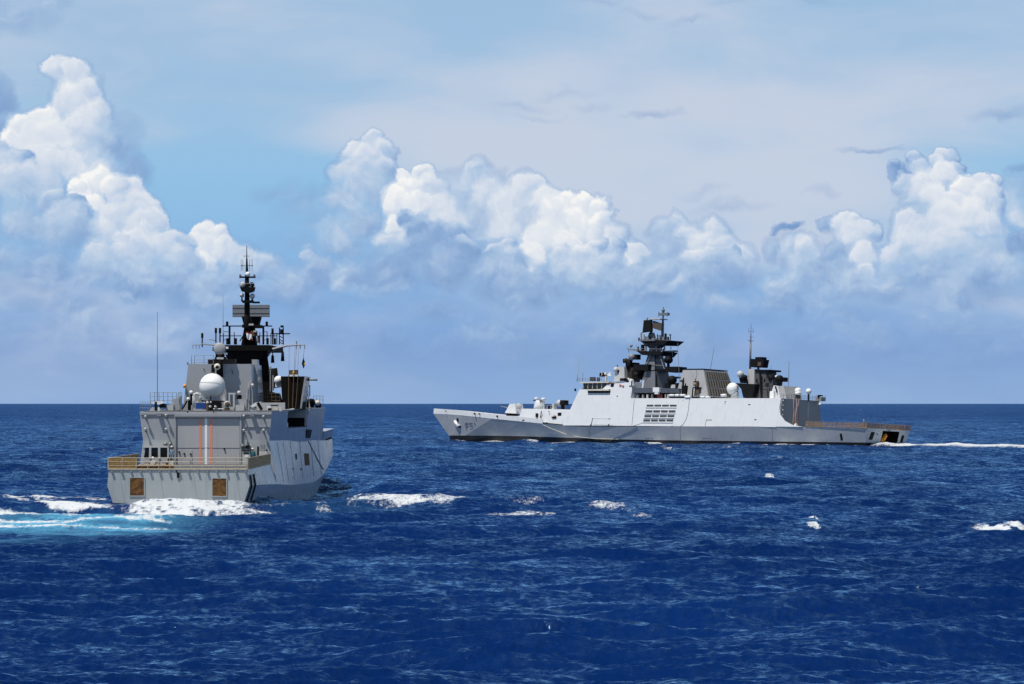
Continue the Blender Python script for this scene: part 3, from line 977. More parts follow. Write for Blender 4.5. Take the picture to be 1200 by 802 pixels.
def pieces(mb, gap=.10):
    """split a builder into groups of shells that touch or nearly touch"""
    n = len(mb.v)
    par = list(range(n))

    def find(i):
        while par[i] != i:
            par[i] = par[par[i]]
            i = par[i]
        return i
    for f in mb.f:
        for i in f[1:]:
            a, b = find(f[0]), find(i)
            if a != b:
                par[b] = a
    comp = {}
    for i in range(n):
        comp.setdefault(find(i), []).append(i)
    keys = list(comp)
    bb = [([min(mb.v[i][k] for i in comp[c]) - gap for k in range(3)], [max(mb.v[i][k] for i in comp[c]) + gap for k in range(3)]) for c in keys]
    grp = list(range(len(keys)))

    def gf(i):
        while grp[i] != i:
            i = grp[i]
        return i
    for i in range(len(keys)):
        for j in range(i):
            if all(bb[i][0][k] <= bb[j][1][k] and bb[j][0][k] <= bb[i][1][k] for k in range(3)):
                grp[gf(i)] = gf(j)
    root = {}
    for i, c in enumerate(keys):
        for v in comp[c]:
            root[v] = gf(i)
    out = {}
    for f, m, s in zip(mb.f, mb.m, mb.s):
        o = out.setdefault(root[f[0]], MB())
        b = len(o.v)
        o.v += [mb.v[i] for i in f]
        o.f.append(tuple(range(b, b + len(f))))
        o.m.append(m)
        o.s.append(s)
    return list(out.values())


def part(name, mats, fn, parent=None, label=None, root=None):
    """one part of a ship; where it falls into pieces that stand apart, each piece is a part of its own"""
    mb = MB()
    fn(mb)
    if name in WHOLE:
        return mb.build(name, mats, parent or root or near, label)
    return [p.build(name, mats, parent or root or near, label) for p in pieces(mb)][0]


# hull stations: x, then (half breadth, height) at keel, sea, knuckle, upper edge; starboard and port
ST = [(0.0, (4.8, -3), (5.85, -.1), (6.5, 2.0), (6.3, 3.43), (5.85, -.1), (6.5, 2.0), (6.35, 3.43)),
      (14.0, (5.0, -3), (6.05, 0), (6.48, 1.75), (6.15, 3.43), (6.2, 0), (6.9, 1.8), (6.7, 3.43)),
      (27.95, (5.4, -3), (6.3, 0), (6.62, 1.45), (5.98, 3.43), (6.5, 0), (7.3, 1.7), (7.05, 3.43)),
      (28.0, (5.4, -3), (6.3, 0), (6.62, 1.45), (5.79, 5.83), (6.5, 0), (7.3, 1.7), (6.8, 5.83)),
      (39.0, (6.0, -3), (6.75, 0), (6.95, 1.1), (6.38, 5.72), (6.8, 0), (7.5, 1.7), (7.0, 5.7)),
      (50.0, (6.5, -3), (7.15, 0), (7.3, .92), (6.95, 5.62), (7.0, 0), (7.6, 1.8), (7.1, 5.6)),
      (62.0, (7.0, -3), (7.8, 0), (7.95, .95), (7.62, 5.45), (7.2, 0), (7.7, 2.0), (7.3, 5.45)),
      (69.0, (7.0, -3), (7.7, 0), (8.42, 1.75), (7.98, 5.35), (7.1, 0), (7.8, 2.3), (7.5, 5.35)),
      (76.0, (6.0, -3), (6.9, 0), (8.52, 2.8), (8.2, 5.28), (6.7, 0), (7.8, 2.8), (7.6, 5.28)),
      (90.0, (4.0, -3), (5.2, 0), (7.9, 3.8), (7.8, 5.5), (5.0, 0), (7.4, 3.8), (7.3, 5.5)),
      (105.0, (1.6, -3), (2.8, 0), (5.6, 4.7), (5.6, 6.2), (2.8, 0), (5.5, 4.7), (5.5, 6.2)),
      (118.0, (.2, -3), (.8, 0), (2.4, 5.8), (2.5, 7.0), (.8, 0), (2.4, 5.8), (2.5, 7.0)),
      (125.0, (.02, -3), (.05, 0), (.2, 6.8), (.25, 7.5), (.05, 0), (.2, 6.8), (.25, 7.5))]


def dense(st, step=2.5):
    """stations faired through the given ones"""
    out = []
    for i in range(len(st) - 1):
        a, b = st[i], st[i + 1]
        if b[0] - a[0] < .2:
            out.append(a)
            continue
        p = st[i - 1] if i and a[0] - st[i - 1][0] > .2 else a
        q = st[i + 2] if i + 2 < len(st) and st[i + 2][0] - b[0] > .2 else b
        n = max(1, int((b[0] - a[0]) / step))
        for k in range(n):
            t = k / n
            def cr(i0, j):
                y0, y1, y2, y3 = p[i0][j], a[i0][j], b[i0][j], q[i0][j]
                d = b[0] - a[0]
                m1 = (y2 - y0) / max(b[0] - p[0], 1e-3) * d
                m2 = (y3 - y1) / max(q[0] - a[0], 1e-3) * d
                return (2 * t ** 3 - 3 * t ** 2 + 1) * y1 + (t ** 3 - 2 * t ** 2 + t) * m1 + (-2 * t ** 3 + 3 * t ** 2) * y2 + (t ** 3 - t ** 2) * m2
            out.append((a[0] + (b[0] - a[0]) * t,) + tuple((cr(i0, 0), cr(i0, 1)) for i0 in range(1, 8)))
    out.append(st[-1])
    return out


ST = dense(ST)


def hull_near(mb):
    rings = []
    for x, kl, ws, ks, ts, wp, kp, tp in ST:
        rk = lambda z: x + (-.0 if x else -.10 * 0) 
        bt = .42 if x < 14 else .42 - .075 * (x - 14) if x < 45 else -1.9      # top of the black boot topping
        fs = lambda w, k: (w[0] + (k[0] - w[0]) * bt / max(k[1], .5), bt)
        ws_z = min(ws[1], bt - .15)
        ring = [(-kl[0], kl[1]), (-ws[0], ws_z), (-fs(ws, ks)[0], bt), (-ks[0], ks[1]), (-ts[0], ts[1]), (tp[0], tp[1]), (kp[0], kp[1]), (fs(wp, kp)[0], bt), (wp[0], ws_z), (kl[0], kl[1])]
        rings.append([(x, y, z) for y, z in ring])
    mats = [1, 1, 0, 0, 2, 0, 0, 1, 1, 1]
    for A, B in zip(rings, rings[1:]):
        n = len(A)
        for i in range(n):
            j = (i + 1) % n
            mb.face([A[i], A[j], B[j], B[i]], 3 if (i == 4 and 27.9 < A[0][0] < 27.99) else mats[i], i in (2, 3, 5, 6))
    # transom: grey above, black at the water
    A = rings[0]
    mb.face([A[2], A[3], A[4], A[5], A[6], A[7]], 3)
    mb.face([A[0], A[1], A[2], A[7], A[8], A[9]], 1)
    mb.face(rings[-1][::-1], 0)


hull = part('hull', [G_HULL, BOOT, DECKM, G_STERN], hull_near)
hull.data.set_sharp_from_angle(angle=R_(9))


def stb(x, z):
    """y of the starboard shell at x, z"""
    for a, b in zip(ST, ST[1:]):
        if a[0] <= x <= b[0] and b[0] - a[0] > .2:
            t = (x - a[0]) / (b[0] - a[0])
            w, k, u = [tuple(a[i][j] * (1 - t) + b[i][j] * t for j in (0, 1)) for i in (2, 3, 4)]
            if z < k[1]:
                s = (z - w[1]) / (k[1] - w[1])
                return -(w[0] + (k[0] - w[0]) * s)
            s = (z - k[1]) / (u[1] - k[1])
            return -(k[0] + (u[0] - k[0]) * s)
    return -7.


# rusty doors in the transom
for a, b in (((152.3, 560.3), (168.7, 581)), ((249.0, 561), (265.2, 581.5))):
    d = part('stern_door', RUST, lambda mb: rect(mb, a[0], a[1], b[0], b[1], -.05, .12))

    def frame(mb):
        w = .9
        for q in ((a[0] - w, a[1] - w, b[0] + w, a[1]), (a[0] - w, b[1], b[0] + w, b[1] + w), (a[0] - w, a[1], a[0], b[1]), (b[0], a[1], b[0] + w, b[1])):
            rect(mb, *q, -.08, .14)
    part('door_frame', G_STERN, frame, d)

part('fairlead', BLACK, lambda mb: (rect(mb, 207.3, 553, 210.0, 560.2, -.12, .2), rect(mb, 206.3, 551.5, 208.6, 554, -.16, .2)))


def brackets(mb):
    for k in range(15):
        px = 131 + k * 11.2
        rect(mb, px - 1.2, 551.4, px + 1.2, 553.8, -.22, .3)


part('net_bracket', STEEL, brackets)
part('weld_seam', G_HOUSE, lambda mb: [rod(mb, (px, 553), (px + 6, 590), -.01, .02) for px in (140, 187, 226, 276)])


def bars(mb):
    for x0 in (1.5, 5.2):
        pts = []
        for z in (2.95, 2.4, 1.9, 1.2, .5):
            pts.append((x0, stb(x0, z) - .03, z))
        for p, q in zip(pts, pts[1:]):
            mb.prism([(x0 - .22, p[1], p[2]), (x0 + .22, p[1], p[2]), (x0 + .22, p[1] - .12, p[2]), (x0 - .22, p[1] - .12, p[2])],
                     [(x0 - .22, q[1], q[2]), (x0 + .22, q[1], q[2]), (x0 + .22, q[1] - .12, q[2]), (x0 - .22, q[1] - .12, q[2])])


part('rubbing_strip', BLACK, bars)


def side_plate(mb, px0, py0, px1, py1, xa, xb, off=.04):
    """flat plate on the starboard shell between two stations"""
    za0, za1 = lp(px0, py1, xa).z, lp(px0, py0, xa).z
    zb0, zb1 = lp(px1, py1, xb).z, lp(px1, py0, xb).z
    A = [(xa, stb(xa, za0) - off, za0), (xb, stb(xb, zb0) - off, zb0), (xb, stb(xb, zb1) - off, zb1), (xa, stb(xa, za1) - off, za1)]
    mb.prism(A, [(x, y + off * 1.6, z) for x, y, z in A])


part('side_door', RUST, lambda mb: side_plate(mb, 357, 531.5, 362.5, 545.5, 54.0, 57.6), label='rusty brown door in the starboard side')
part('scuttle', BLACK, lambda mb: side_plate(mb, 345.7, 532, 347.5, 538.5, 46.5, 47.8))
part('drain_scupper', BLACK, lambda mb: (side_plate(mb, 341, 549, 342.4, 551, 43, 44), side_plate(mb, 351, 549, 352.4, 551, 50, 51)))


def seams(mb):
    for x in (33.5, 38, 43.5, 51, 60, 66):
        zs = [5.5 - .5 * k for k in range(9)]
        mb.line([(x + .2 * k * .3, stb(x + .06 * k, z) - .012, z) for k, z in enumerate(zs)], .018)
    # the hose line that curves forward down the side
    pts = [(58 + 1.0 * k, 5.4 - .33 * k) for k in range(11)]
    mb.line([(x, stb(x, z) - .03, z) for x, z in pts], .05)


part('hull_seam', G_DARK, seams)

# upper house: the hangar block, flaring outwards, with a boat bay cut into its starboard side
WB = {28: (5.77, 5.83, 6.09, 8.69), 40: (6.41, 5.70, 6.73, 8.78), 56: (7.28, 5.53, 7.58, 8.90), 70.5: (8.02, 5.33, 8.32, 9.0)}


def house(mb):
    def ring(x, zt=None):
        b, zb, t, zt0 = WB[x]
        zt = zt or zt0
        s = (zt - zb) / (zt0 - zb)
        t = b + (t - b) * s
        pb = 6.8 + (x - 28) * .01
        return [(x, -b - .004, zb - .3), (x, -t, zt), (x, pb + .36, zt), (x, pb, zb)]
    for a, b, zt in ((28, 40, None), (56, 70.5, None)):
        mb.prism(ring(a), ring(b))
    # the cut-out: low sill outboard, full height inboard
    A, B = ring(40, 6.96), ring(56, 6.96)
    mb.prism([(p[0] + .002, p[1], p[2]) for p in A], [(p[0] - .002, p[1], p[2]) for p in B])
    mb.box(40.002, 55.998, -3.6, 7.1, 6.97, 8.8)
    # ledge further forward
    mb.prism([(70.5, -8.05, 5.3), (70.5, -8.35, 6.35), (70.5, 7, 6.35), (70.5, 7, 5.3)], [(95, -7.6, 5.6), (95, -7.7, 6.5), (95, 6, 6.5), (95, 6, 5.6)])


part('superstructure', G_HOUSE, house)
part('side_window', BLACK, lambda mb: mb.prism([(55.6, -7.30, 5.75), (59.4, -7.52, 5.7), (59.4, -7.72, 6.62), (55.6, -7.5, 6.66)], [(55.6, -7.2, 5.75), (59.4, -7.42, 5.7), (59.4, -7.62, 6.62), (55.6, -7.4, 6.66)]))
# inside of the boat bay
part('boat_bay', [BLACK, LSTEEL], lambda mb: (mb.box(40.05, 55.9, -6.2, -3.65, 6.98, 7.03), mb.box(55.6, 55.96, -7.45, -3.7, 7.06, 8.86, 1),
                                              mb.box(55.45, 55.58, -7.2, -4.2, 7.05, 7.95), mb.box(40.1, 55.5, -3.9, -3.62, 7.04, 8.7)))
part('boat_davit', LSTEEL, lambda mb: (mb.box(41.0, 41.5, -6.4, -6.0, 6.97, 8.8), mb.box(41.0, 42.5, -6.5, -5.7, 7.0, 7.5), mb.box(41, 41.8, -6.3, -5.9, 8.0, 8.5), mb.tube((41.3, -6.2, 8.7), (43.5, -7.0, 8.9), .12)))
part('bulwark', LSTEEL, lambda mb: mb.prism([(56.1, -7.66, 8.35), (70.4, -8.36, 8.45), (70.4, -8.43, 9.02), (56.1, -7.73, 8.92)], [(56.1, -7.5, 8.35), (70.4, -8.2, 8.45), (70.4, -8.27, 9.02), (56.1, -7.57, 8.92)]))

# hangar face
H0 = 27.9
door = part('hangar_door', [G_DOOR, plain('door_stripe_red', (.78, .27, .19), .6, .3, .1), plain('door_stripe_white', (.88, .88, .87), .6, .3, .04)], lambda mb: (rect(mb, 206.4, 488.6, 280.6, 551, H0, .08), rect(mb, 233.2, 490.5, 236.0, 547.5, H0 - .02, .03, 1), rect(mb, 240.0, 490, 242.8, 547.5, H0 - .02, .03, 2), rect(mb, 246.0, 490.5, 248.8, 547.5, H0 - .02, .03, 1)),
            label='grey roller door with one white and two faded red stripes')
part('door_frame', G_HOUSE, lambda mb: (rect(mb, 204.2, 485.4, 283, 488.4, H0 - .28, .37), rect(mb, 204.2, 488.4, 206.2, 551, H0 - .16, .25), rect(mb, 280.8, 488.4, 283, 551, H0 - .16, .25)), door)
part('door_seam', G_DARK, lambda mb: (rod(mb, (206.5, 525), (280.5, 525), H0 - .004, .03), rod(mb, (206.5, 490.6), (280.5, 490.6), H0 - .004, .03)), door)
part('access_door', G_DOOR, lambda mb: (rect(mb, 216.5, 528, 225.5, 551, H0 - .03, .04)), door)
part('door_latch', BLACK, lambda mb: [rect(mb, px, py, px + 1.7, py + 2, H0 - .12, .09) for px, py in ((222.6, 531.5), (222.6, 540), (209, 529), (215, 531), (262, 525.5))], door)
part('wall_panel', G_HOUSE, lambda mb: (rect(mb, 164.5, 484, 318, 486.0, H0 - .03, .12), rect(mb, 286, 500, 315.5, 500.8, H0 - .0, .12), rect(mb, 283.4, 489, 284.6, 540, H0 - .02, .12)))

FL = [(171.2, 489), (171.2, 503.5), (195.2, 487.5), (195.2, 503.8), (286.2, 488.3), (286.2, 505), (309.3, 489), (309.3, 505)]
for px, py in FL:
    def lamp(mb):
        c = lp(px, py, H0)
        mb.tube((H0 + .1, c.y, c.z), (H0 - .46, c.y, c.z), .05)
        mb.tube((H0 - .2, c.y, c.z), (H0 + .1, c.y, c.z - .35), .04)
        mb.lathe((H0 - .44, c.y, c.z + .03), [(.08, -.16), (.12, -.02), (.12, .12), (.03, .16)], axis=(-.5, 0, .85), n=8, mi=1)
        mb.lathe((H0 - .30, c.y, c.z - .1), [(.10, -.14), (.11, .1)], axis=(0, 0, 1), n=8)
    part('floodlight', [STEEL, LSTEEL], lamp)
for px, py in ((186.5, 486.2), (295.6, 486.6)):
    part('loudspeaker', STEEL, lambda mb: (rect(mb, px - 2.4, py - 1.6, px + 2.4, py + 1.7, H0 - .42, .4), mb.tube((H0 - .2, lp(px, py, H0).y, lp(px, py, H0).z), (H0 + .1, lp(px, py, H0).y, lp(px, py, H0).z), .09)))

# deck control cabin with three dark windows, bottom left of the hangar face
cab = part('control_cabin', G_DOOR, lambda mb: poly(mb, [(166.4, 548), (168.2, 522.5), (197.5, 522.5), (197.5, 548)], H0 - .55, .6))
for q in ([(168.6, 536.8), (170.4, 525), (174.6, 525), (174.2, 536.8)], [(177.3, 535.8), (177.5, 525), (185, 525), (185, 535.8)], [(188, 535.8), (188, 525), (196, 525), (196, 535.8)]):
    w_ = part('window', GLASS, lambda mb: poly(mb, q, H0 - .57, .05), cab)
part('window_frame', LSTEEL, lambda mb: [rect(mb, *r_, H0 - .63, .1) for r_ in ((167.6, 523.2, 197.2, 524.8), (174.8, 524.8, 177.2, 538), (185.2, 524.8, 187.8, 538), (196.1, 524.8, 197.8, 538))], cab)
part('cable_box', [STEEL, CREAM], lambda mb: (rect(mb, 191, 519, 195.5, 521.8, H0 - .35, .4), rect(mb, 192, 518.3, 194.2, 520.3, H0 - .45, .2, 1), rect(mb, 197.8, 516.5, 199.5, 523, H0 - .3, .3), rect(mb, 198.3, 518, 200, 520.3, H0 - .4, .2, 1)))

# gear at the right foot of the hangar
part('deck_locker', [LSTEEL, BLACK, WHITE], lambda mb: (rect(mb, 284, 529, 293, 545, H0 - 1.6, .9), rect(mb, 285.5, 530.5, 291.5, 532, H0 - 1.63, .04, 1), rect(mb, 287, 533.6, 291, 536, H0 - 1.63, .04, 2), rect(mb, 283.4, 528, 284, 536, H0 - 1.6, .3, 1), rect(mb, 284, 527.9, 293, 528.9, H0 - 1.7, 1.1, 1)))
part('winch', [LSTEEL, BLACK, STEEL], lambda mb: (rect(mb, 303.5, 529.3, 313, 534.5, H0 - 1.5, .8), rect(mb, 305.3, 521.5, 309.8, 528.8, H0 - 1.3, .5, 2), rect(mb, 305, 535, 314, 538.2, H0 - 1.4, .8, 1), rect(mb, 301.3, 523.5, 303.2, 536, H0 - 1.2, .4, 1), rect(mb, 304, 538.2, 313, 539.6, H0 - 1.5, .9), rect(mb, 311.6, 527, 313.2, 529, H0 - 1.4, .4, 1)))
part('cable_box', [STEEL, CREAM, BLACK], lambda mb: (rect(mb, 281.5, 520.5, 286, 524.2, H0 - .4, .42), rect(mb, 283, 521, 285, 522.6, H0 - .5, .15, 1), rect(mb, 287.7, 522, 291.5, 526, H0 - .4, .42, 2), rect(mb, 293, 520.7, 295.2, 522, H0 - .45, .3, 1)))

# nets along the flight deck edge: hinged up as a fence of rusty frames
def net(name, p0, p1, h, step, bar, mats, rails=3, lean=0.0, slats=True):
    def fn(mb):
        a, b = Vector(p0), Vector(p1)
        n = max(2, int((b - a).length / step))
        up = Vector((0, 0, h))
        for k in range(n + 1):
            p = a.lerp(b, k / n)
            mb.tube(p, p + up, .035, n=4, mi=1)
        for j in range(rails):
            z = Vector((0, 0, h * (j + 1) / rails))
            mb.tube(a + z, b + z, .03, n=4, mi=1)
        mb.tube(a + Vector((0, 0, .05)), b + Vector((0, 0, .05)), .05, n=4, mi=1)
        if slats:
            m_ = int((b - a).length / .115)
            rr = random.Random(int(a.y * 10) + 7)
            for k in range(m_):
                p = a.lerp(b, (k + .5) / m_)
                w = (b - a).normalized() * (.042 + .02 * rr.random())
                t = Vector((0, 0, h * (.97 - .06 * rr.random())))
                mb.face([p - w, p + w, p + w + t, p - w + t], 0)
            for j in range(9):
                z = Vector((0, 0, h * (j + .5) / 9))
                mb.tube(a + z, b + z, .022, n=3, mi=0)
    return part(name, mats, fn)


DZ = 3.45
net('safety_net', (-.05, 6.38, DZ), (-.05, 3.85, DZ), 1.08, .9, 0, [BUFF, RAILM])
net('safety_net', (0, 6.42, DZ), (26, 7.0, DZ), 1.08, 1.6, 0, [BUFF, RAILM])
net('safety_net', (1.0, -6.28, DZ), (27.0, -6.02, DZ), 1.05, 1.3, 0, [BUFF, RAILM])
net('guard_rail', (-.05, 3.8, DZ), (-.05, -6.28, DZ), 1.08, .95, 0, [BUFF, RAILM], rails=3, slats=False)
net('safety_net', (-.02, 3.8, DZ), (-.02, .4, DZ), .42, .9, 0, [RUST, BUFF], rails=1)
part('deck_gear', [LSTEEL, RUST, CREAM], lambda mb: [mb.box(.6 + .3 * (k % 2), 1.3 + .3 * (k % 3), y, y + .42, DZ, DZ + .45 + .35 * ((k * 7) % 3) / 2, k % 3) for k, y in enumerate((3.3, 2.75, 2.2, 1.65, 1.1, .55, 3.0, 1.9))])
part('fire_hydrant', [RUST, CREAM], lambda mb: (mb.tube((1.2, .9, DZ), (1.2, .9, DZ + 1.1), .12), mb.box(1.0, 1.4, .55, .95, DZ + .35, DZ + .8), mb.ball((1.2, 1.0, DZ + .95), .14)))
part('signal_lamp', [WHITE], lambda mb: (mb.ball(lp(179, 537, .1), .13, 8), rod(mb, (179, 538), (179, 551), .1, .03)))
part('tie_down', CREAM, lambda mb: [rect(mb, px, 543.5, px + 5, 545, .3, .2) for px in (170, 176, 181.5, 189)])


# house on top of the hangar: the sloping uptake block
def block(mb):
    A = [lp(213.8, 484, 36), lp(297.5, 484, 36), lp(293.75, 426.75, 36), lp(220.75, 426.75, 36)]
    B = [(49, p[1] + d, p[2]) for p, d in zip(A, (-.3, .1, .1, -.3))]
    mb.prism(A, B)


blk = part('uptake_house', G_HOUSE, block)
part('upper_deck', DECKM, lambda mb: mb.prism([(28.1, -6.0, 8.71), (70, -8.2, 9.02), (70, 7.0, 9.02), (28.1, 6.9, 8.71)], [(28.1, -6.0, 8.74), (70, -8.2, 9.05), (70, 7.0, 9.05), (28.1, 6.9, 8.74)]))
part('slot', BLACK, lambda mb: (rect(mb, 248, 427.5, 251.6, 440, 35.97, .06), rect(mb, 243.5, 421, 275, 426.6, 38, 2)), blk)
part('cable', G_DARK, lambda mb: (rod(mb, (238.5, 432), (239.6, 434), 35.95, .05), rod(mb, (271.5, 433), (272.5, 438), 35.95, .05), rod(mb, (247.8, 428), (247.6, 446), 35.95, .02)), blk)
part('side_casing', G_HOUSE, lambda mb: mb.prism([lp(298.5, 482, 40), lp(303.4, 482, 40), lp(301.0, 421.5, 40), lp(295.0, 421.5, 40)], [(43.5, p[1] + .1, p[2]) for p in [lp(298.5, 482, 40), lp(303.4, 482, 40), lp(301.0, 421.5, 40), lp(295.0, 421.5, 40)]]))
for px, py, mt in ((216.3, 452.5, ORANGE), (296, 451.5, CREAM)):
    part('navigation_light', [mt, STEEL], lambda mb: (mb.ball(lp(px, py, 35.8), .16, 8), rect(mb, px - 1.6, py + 1.2, px + 1.6, py + 2.4, 35.7, .4, 1)))
part('cable_duct', LSTEEL, lambda mb: (rect(mb, 290.6, 450, 292.4, 470, 35.8, .25), rod(mb, (290, 453), (289, 470), 35.7, .05)))
part('deck_edge_lamp', STEEL, lambda mb: (rect(mb, 219, 424.5, 220.4, 428, 36, .3)))

# radome on its pedestal
def radome(mb):
    c = lp(248.8, 453, 32.6)
    mb.ball(c, 1.33, 28, 1.0)
rd = part('radome', WHITE, radome)
def radome_seam(mb):
    c = lp(248.8, 453, 32.6)
    for tilt in (0, 1):
        ring = []
        for k in range(41):
            t = 6.2832 * k / 40
            if tilt == 0:
                ring.append(c + Vector((1.30 * math.cos(t), 1.30 * math.sin(t), .43)))
            else:
                ring.append(c + Vector((-.02 + .0, 0, 0)) + Vector((1.365 * math.cos(t) * math.cos(1.15), 1.365 * math.cos(t) * math.sin(1.15), 1.365 * math.sin(t))))
        mb.line(ring, .012, 4)
part('panel_seam', STEEL, radome_seam, rd)
part('radome_pedestal', G_HOUSE, lambda mb: mb.lathe(lp(248.8, 484, 32.6), [(1.0, 0), (1.0, .9), (.8, 1.5), (.8, 1.75)], n=16))

# fire control radar on a black post
fcr = part('fire_control_radar', [SOOT, STEEL, LSTEEL], lambda mb: (
    rod(mb, (257.5, 442), (257.5, 416), 35.0, .36, .30, 10), mb.box(35.0, 36.2, lp(262, 415, 35).y, lp(252.5, 415, 35).y, lp(262, 419, 35).z, lp(262, 404, 35).z),
    rect(mb, 251.8, 418.5, 264, 422, 34.8, 1.4), rect(mb, 263, 405.5, 269.5, 411, 35.2, .8), rect(mb, 249, 407, 252.5, 411.5, 35.2, .7), rect(mb, 254, 419, 262, 421.2, 34.7, .5, 2)))
part('dish', plain('dish_grey', (.33, .33, .335), .5, .3, .1), lambda mb: mb.lathe(lp(257.6, 409, 34.9), [(.62, 0), (.64, .1), (.55, .2), (.3, .27), (.05, .29)], axis=(-1, 0, 0), n=22), fcr)
part('camera_pod', [CREAM, BLACK], lambda mb: (mb.ball(lp(254.6, 430, 34.5), .34, 12), mb.lathe(lp(254.5, 430.3, 34.1), [(.17, 0), (.17, .08)], axis=(-1, 0, 0), n=10, mi=1)), fcr)
part('camera', [STEEL, WHITE], lambda mb: (rect(mb, 264.5, 406.5, 267.5, 409, 34.9, .5, 1), rect(mb, 262.5, 413.5, 266, 416, 34.9, .5, 1)), fcr)

# ---- mast
MX = 60.0
mast = part('mast', SOOT, lambda mb: (
    mb.prism([lp(262, 478, 54), lp(322, 478, 54), lp(312.5, 410, 54), lp(272, 410, 54)], [lp(262, 478, 66), lp(319, 478, 66), lp(310.5, 410, 66), lp(272, 410, 66)]),
    mb.prism([lp(264, 411, 53), lp(318, 411, 53), lp(316, 404.5, 53), lp(258, 404.5, 53)], [(69, p[1], p[2]) for p in [lp(264, 411, 53), lp(318, 411, 53), lp(316, 404.5, 53), lp(258, 404.5, 53)]]),
    mb.prism([lp(270, 430, 53.5), lp(300, 430, 53.5), lp(312, 411, 53.5), lp(262, 411, 53.5)], [(60, p[1], p[2]) for p in [lp(270, 430, 53.5), lp(300, 430, 53.5), lp(312, 411, 53.5), lp(262, 411, 53.5)]])))
part('pole', SOOT, lambda mb: (rod(mb, (289.6, 405), (289.6, 352), MX, .34, .30, 8), rod(mb, (289.6, 352), (289.4, 322), MX, .28, .22, 8), rod(mb, (289.4, 322), (289.2, 303), MX, .16, .08, 6), rod(mb, (289.2, 303), (289.2, 288), MX, .06, .03)), mast)
part('mast_platform', SOOT, lambda mb: (
    poly(mb, [(281, 336.5), (298, 336.5), (296.5, 341.5), (290, 343.5), (283, 341.5)], MX - .8, 1.6),
    poly(mb, [(282, 352), (296.5, 352), (294.5, 355), (284, 355)], MX - .7, 1.4),
    rect(mb, 296, 353.5, 303.8, 355.6, MX - .5, .8), rect(mb, 280.5, 324, 299, 325.8, MX - .3, .6)), mast)
part('platform_rail', STEEL, lambda mb: (rod(mb, (281, 332.5), (298, 332.5), MX - .8, .03), [rod(mb, (x_, 332.5), (x_, 337), MX - .8, .03) for x_ in (281, 284.5, 294, 298)]), mast)
part('satellite_dome', [LSTEEL, BLACK, WHITE], lambda mb: (mb.ball(lp(284.5, 334, MX - .3), .32, 10), mb.ball(lp(295, 334, MX - .3), .3, 10, mi=1), mb.ball(lp(295.6, 347.3, MX - .3), .3, 10), mb.ball(lp(283.5, 346, MX - .3), .24, 10), rect(mb, 281, 346.5, 285.5, 348, MX - .4, .5, 1),
     mb.tube(lp(283.5, 347, MX), lp(283.5, 352, MX), .08, mi=1), mb.tube(lp(295.6, 349, MX), lp(295.6, 353, MX), .1, mi=1), mb.ball(lp(290.3, 321.5, MX - .2), .27, 10, mi=2), mb.tube(lp(290.3, 322, MX - .2), lp(290.3, 326, MX - .2), .12, mi=1)), mast)
part('antenna_cross', STEEL, lambda mb: (rod(mb, (282.2, 311.3), (295.8, 311.3), MX, .045), rod(mb, (285.3, 300.2), (292.8, 300.2), MX, .045),
     [rod(mb, (x_, 304), (x_, 318), MX, .025) for x_ in (282.6, 284.6, 292.3, 295.4)], [rod(mb, (x_, 321.8), (x_, 326), MX, .12) for x_ in (281.5, 298)], [mb.ball(lp(x_, 311.3, MX), .09, 6) for x_ in (283.4, 292.4, 295.5)]), mast)
rad = part('radar_antenna', [STEEL, G_DARK], lambda mb: (rect(mb, 272.4, 357.4, 315.8, 371, MX + 3, .35), [rect(mb, 272.4, y_, 315.8, y_ + .5, MX + 2.96, .05, 1) for y_ in (360.8, 366.8)], rect(mb, 272.6, 370.6, 315.6, 371.6, MX + 2.9, .6, 1)), mast)
part('radar_pedestal', SOOT, lambda mb: (poly(mb, [(286, 383), (302, 383), (305, 371), (283, 371)], MX + 1.5, 2), rect(mb, 283.5, 380.5, 304, 384, MX - .5, 4), poly(mb, [(282.5, 405), (300, 405), (297, 384), (286, 384)], MX + .5, 2)), mast)
part('cable_junction', [LSTEEL, BROWN], lambda mb: (rect(mb, 291.5, 379.5, 297, 381.5, MX - .8, .5), rect(mb, 294, 388, 301, 394, MX - 1, .8, 1), rect(mb, 297, 387.5, 300.5, 389.5, MX - 1.2, .5), rect(mb, 301.5, 394, 304, 402, MX - 1, .8, 1)), mast)


def lattice(mb):
    x = MX - 4
    for px in (269, 308.6):
        rod(mb, (px, 404), (px, 382.5), x, .11)
    rod(mb, (260.8, 382.3), (284, 382.3), x, .07)
    rod(mb, (301, 382.3), (319, 382.3), x, .07)
    rod(mb, (257, 393.8), (283, 393.8), x, .05)
    rod(mb, (302, 393.8), (325, 393.8), x, .05)
    for px in (257.5, 261.8, 274.5, 304.5, 313, 317.5, 321, 324.5):
        rod(mb, (px, 404), (px, 388 + (px * 7 % 6)), x, .045)
    for px in (276.3, 313.5, 266.5, 322):
        rod(mb, (px, 404), (px, 396.5), x, .14)
    rod(mb, (281, 400), (288, 389), x, .07)
    rod(mb, (283.5, 402), (288.5, 392), x, .05)
    for px, p1, p2 in ((266.2, 382, 377), (312.6, 382, 377)):
        rod(mb, (px, p1), (px, p2), x, .14)
    for py in (389, 398.5):
        rod(mb, (262, py), (269, py), x, .035)
        rod(mb, (308, py), (313, py), x, .035)


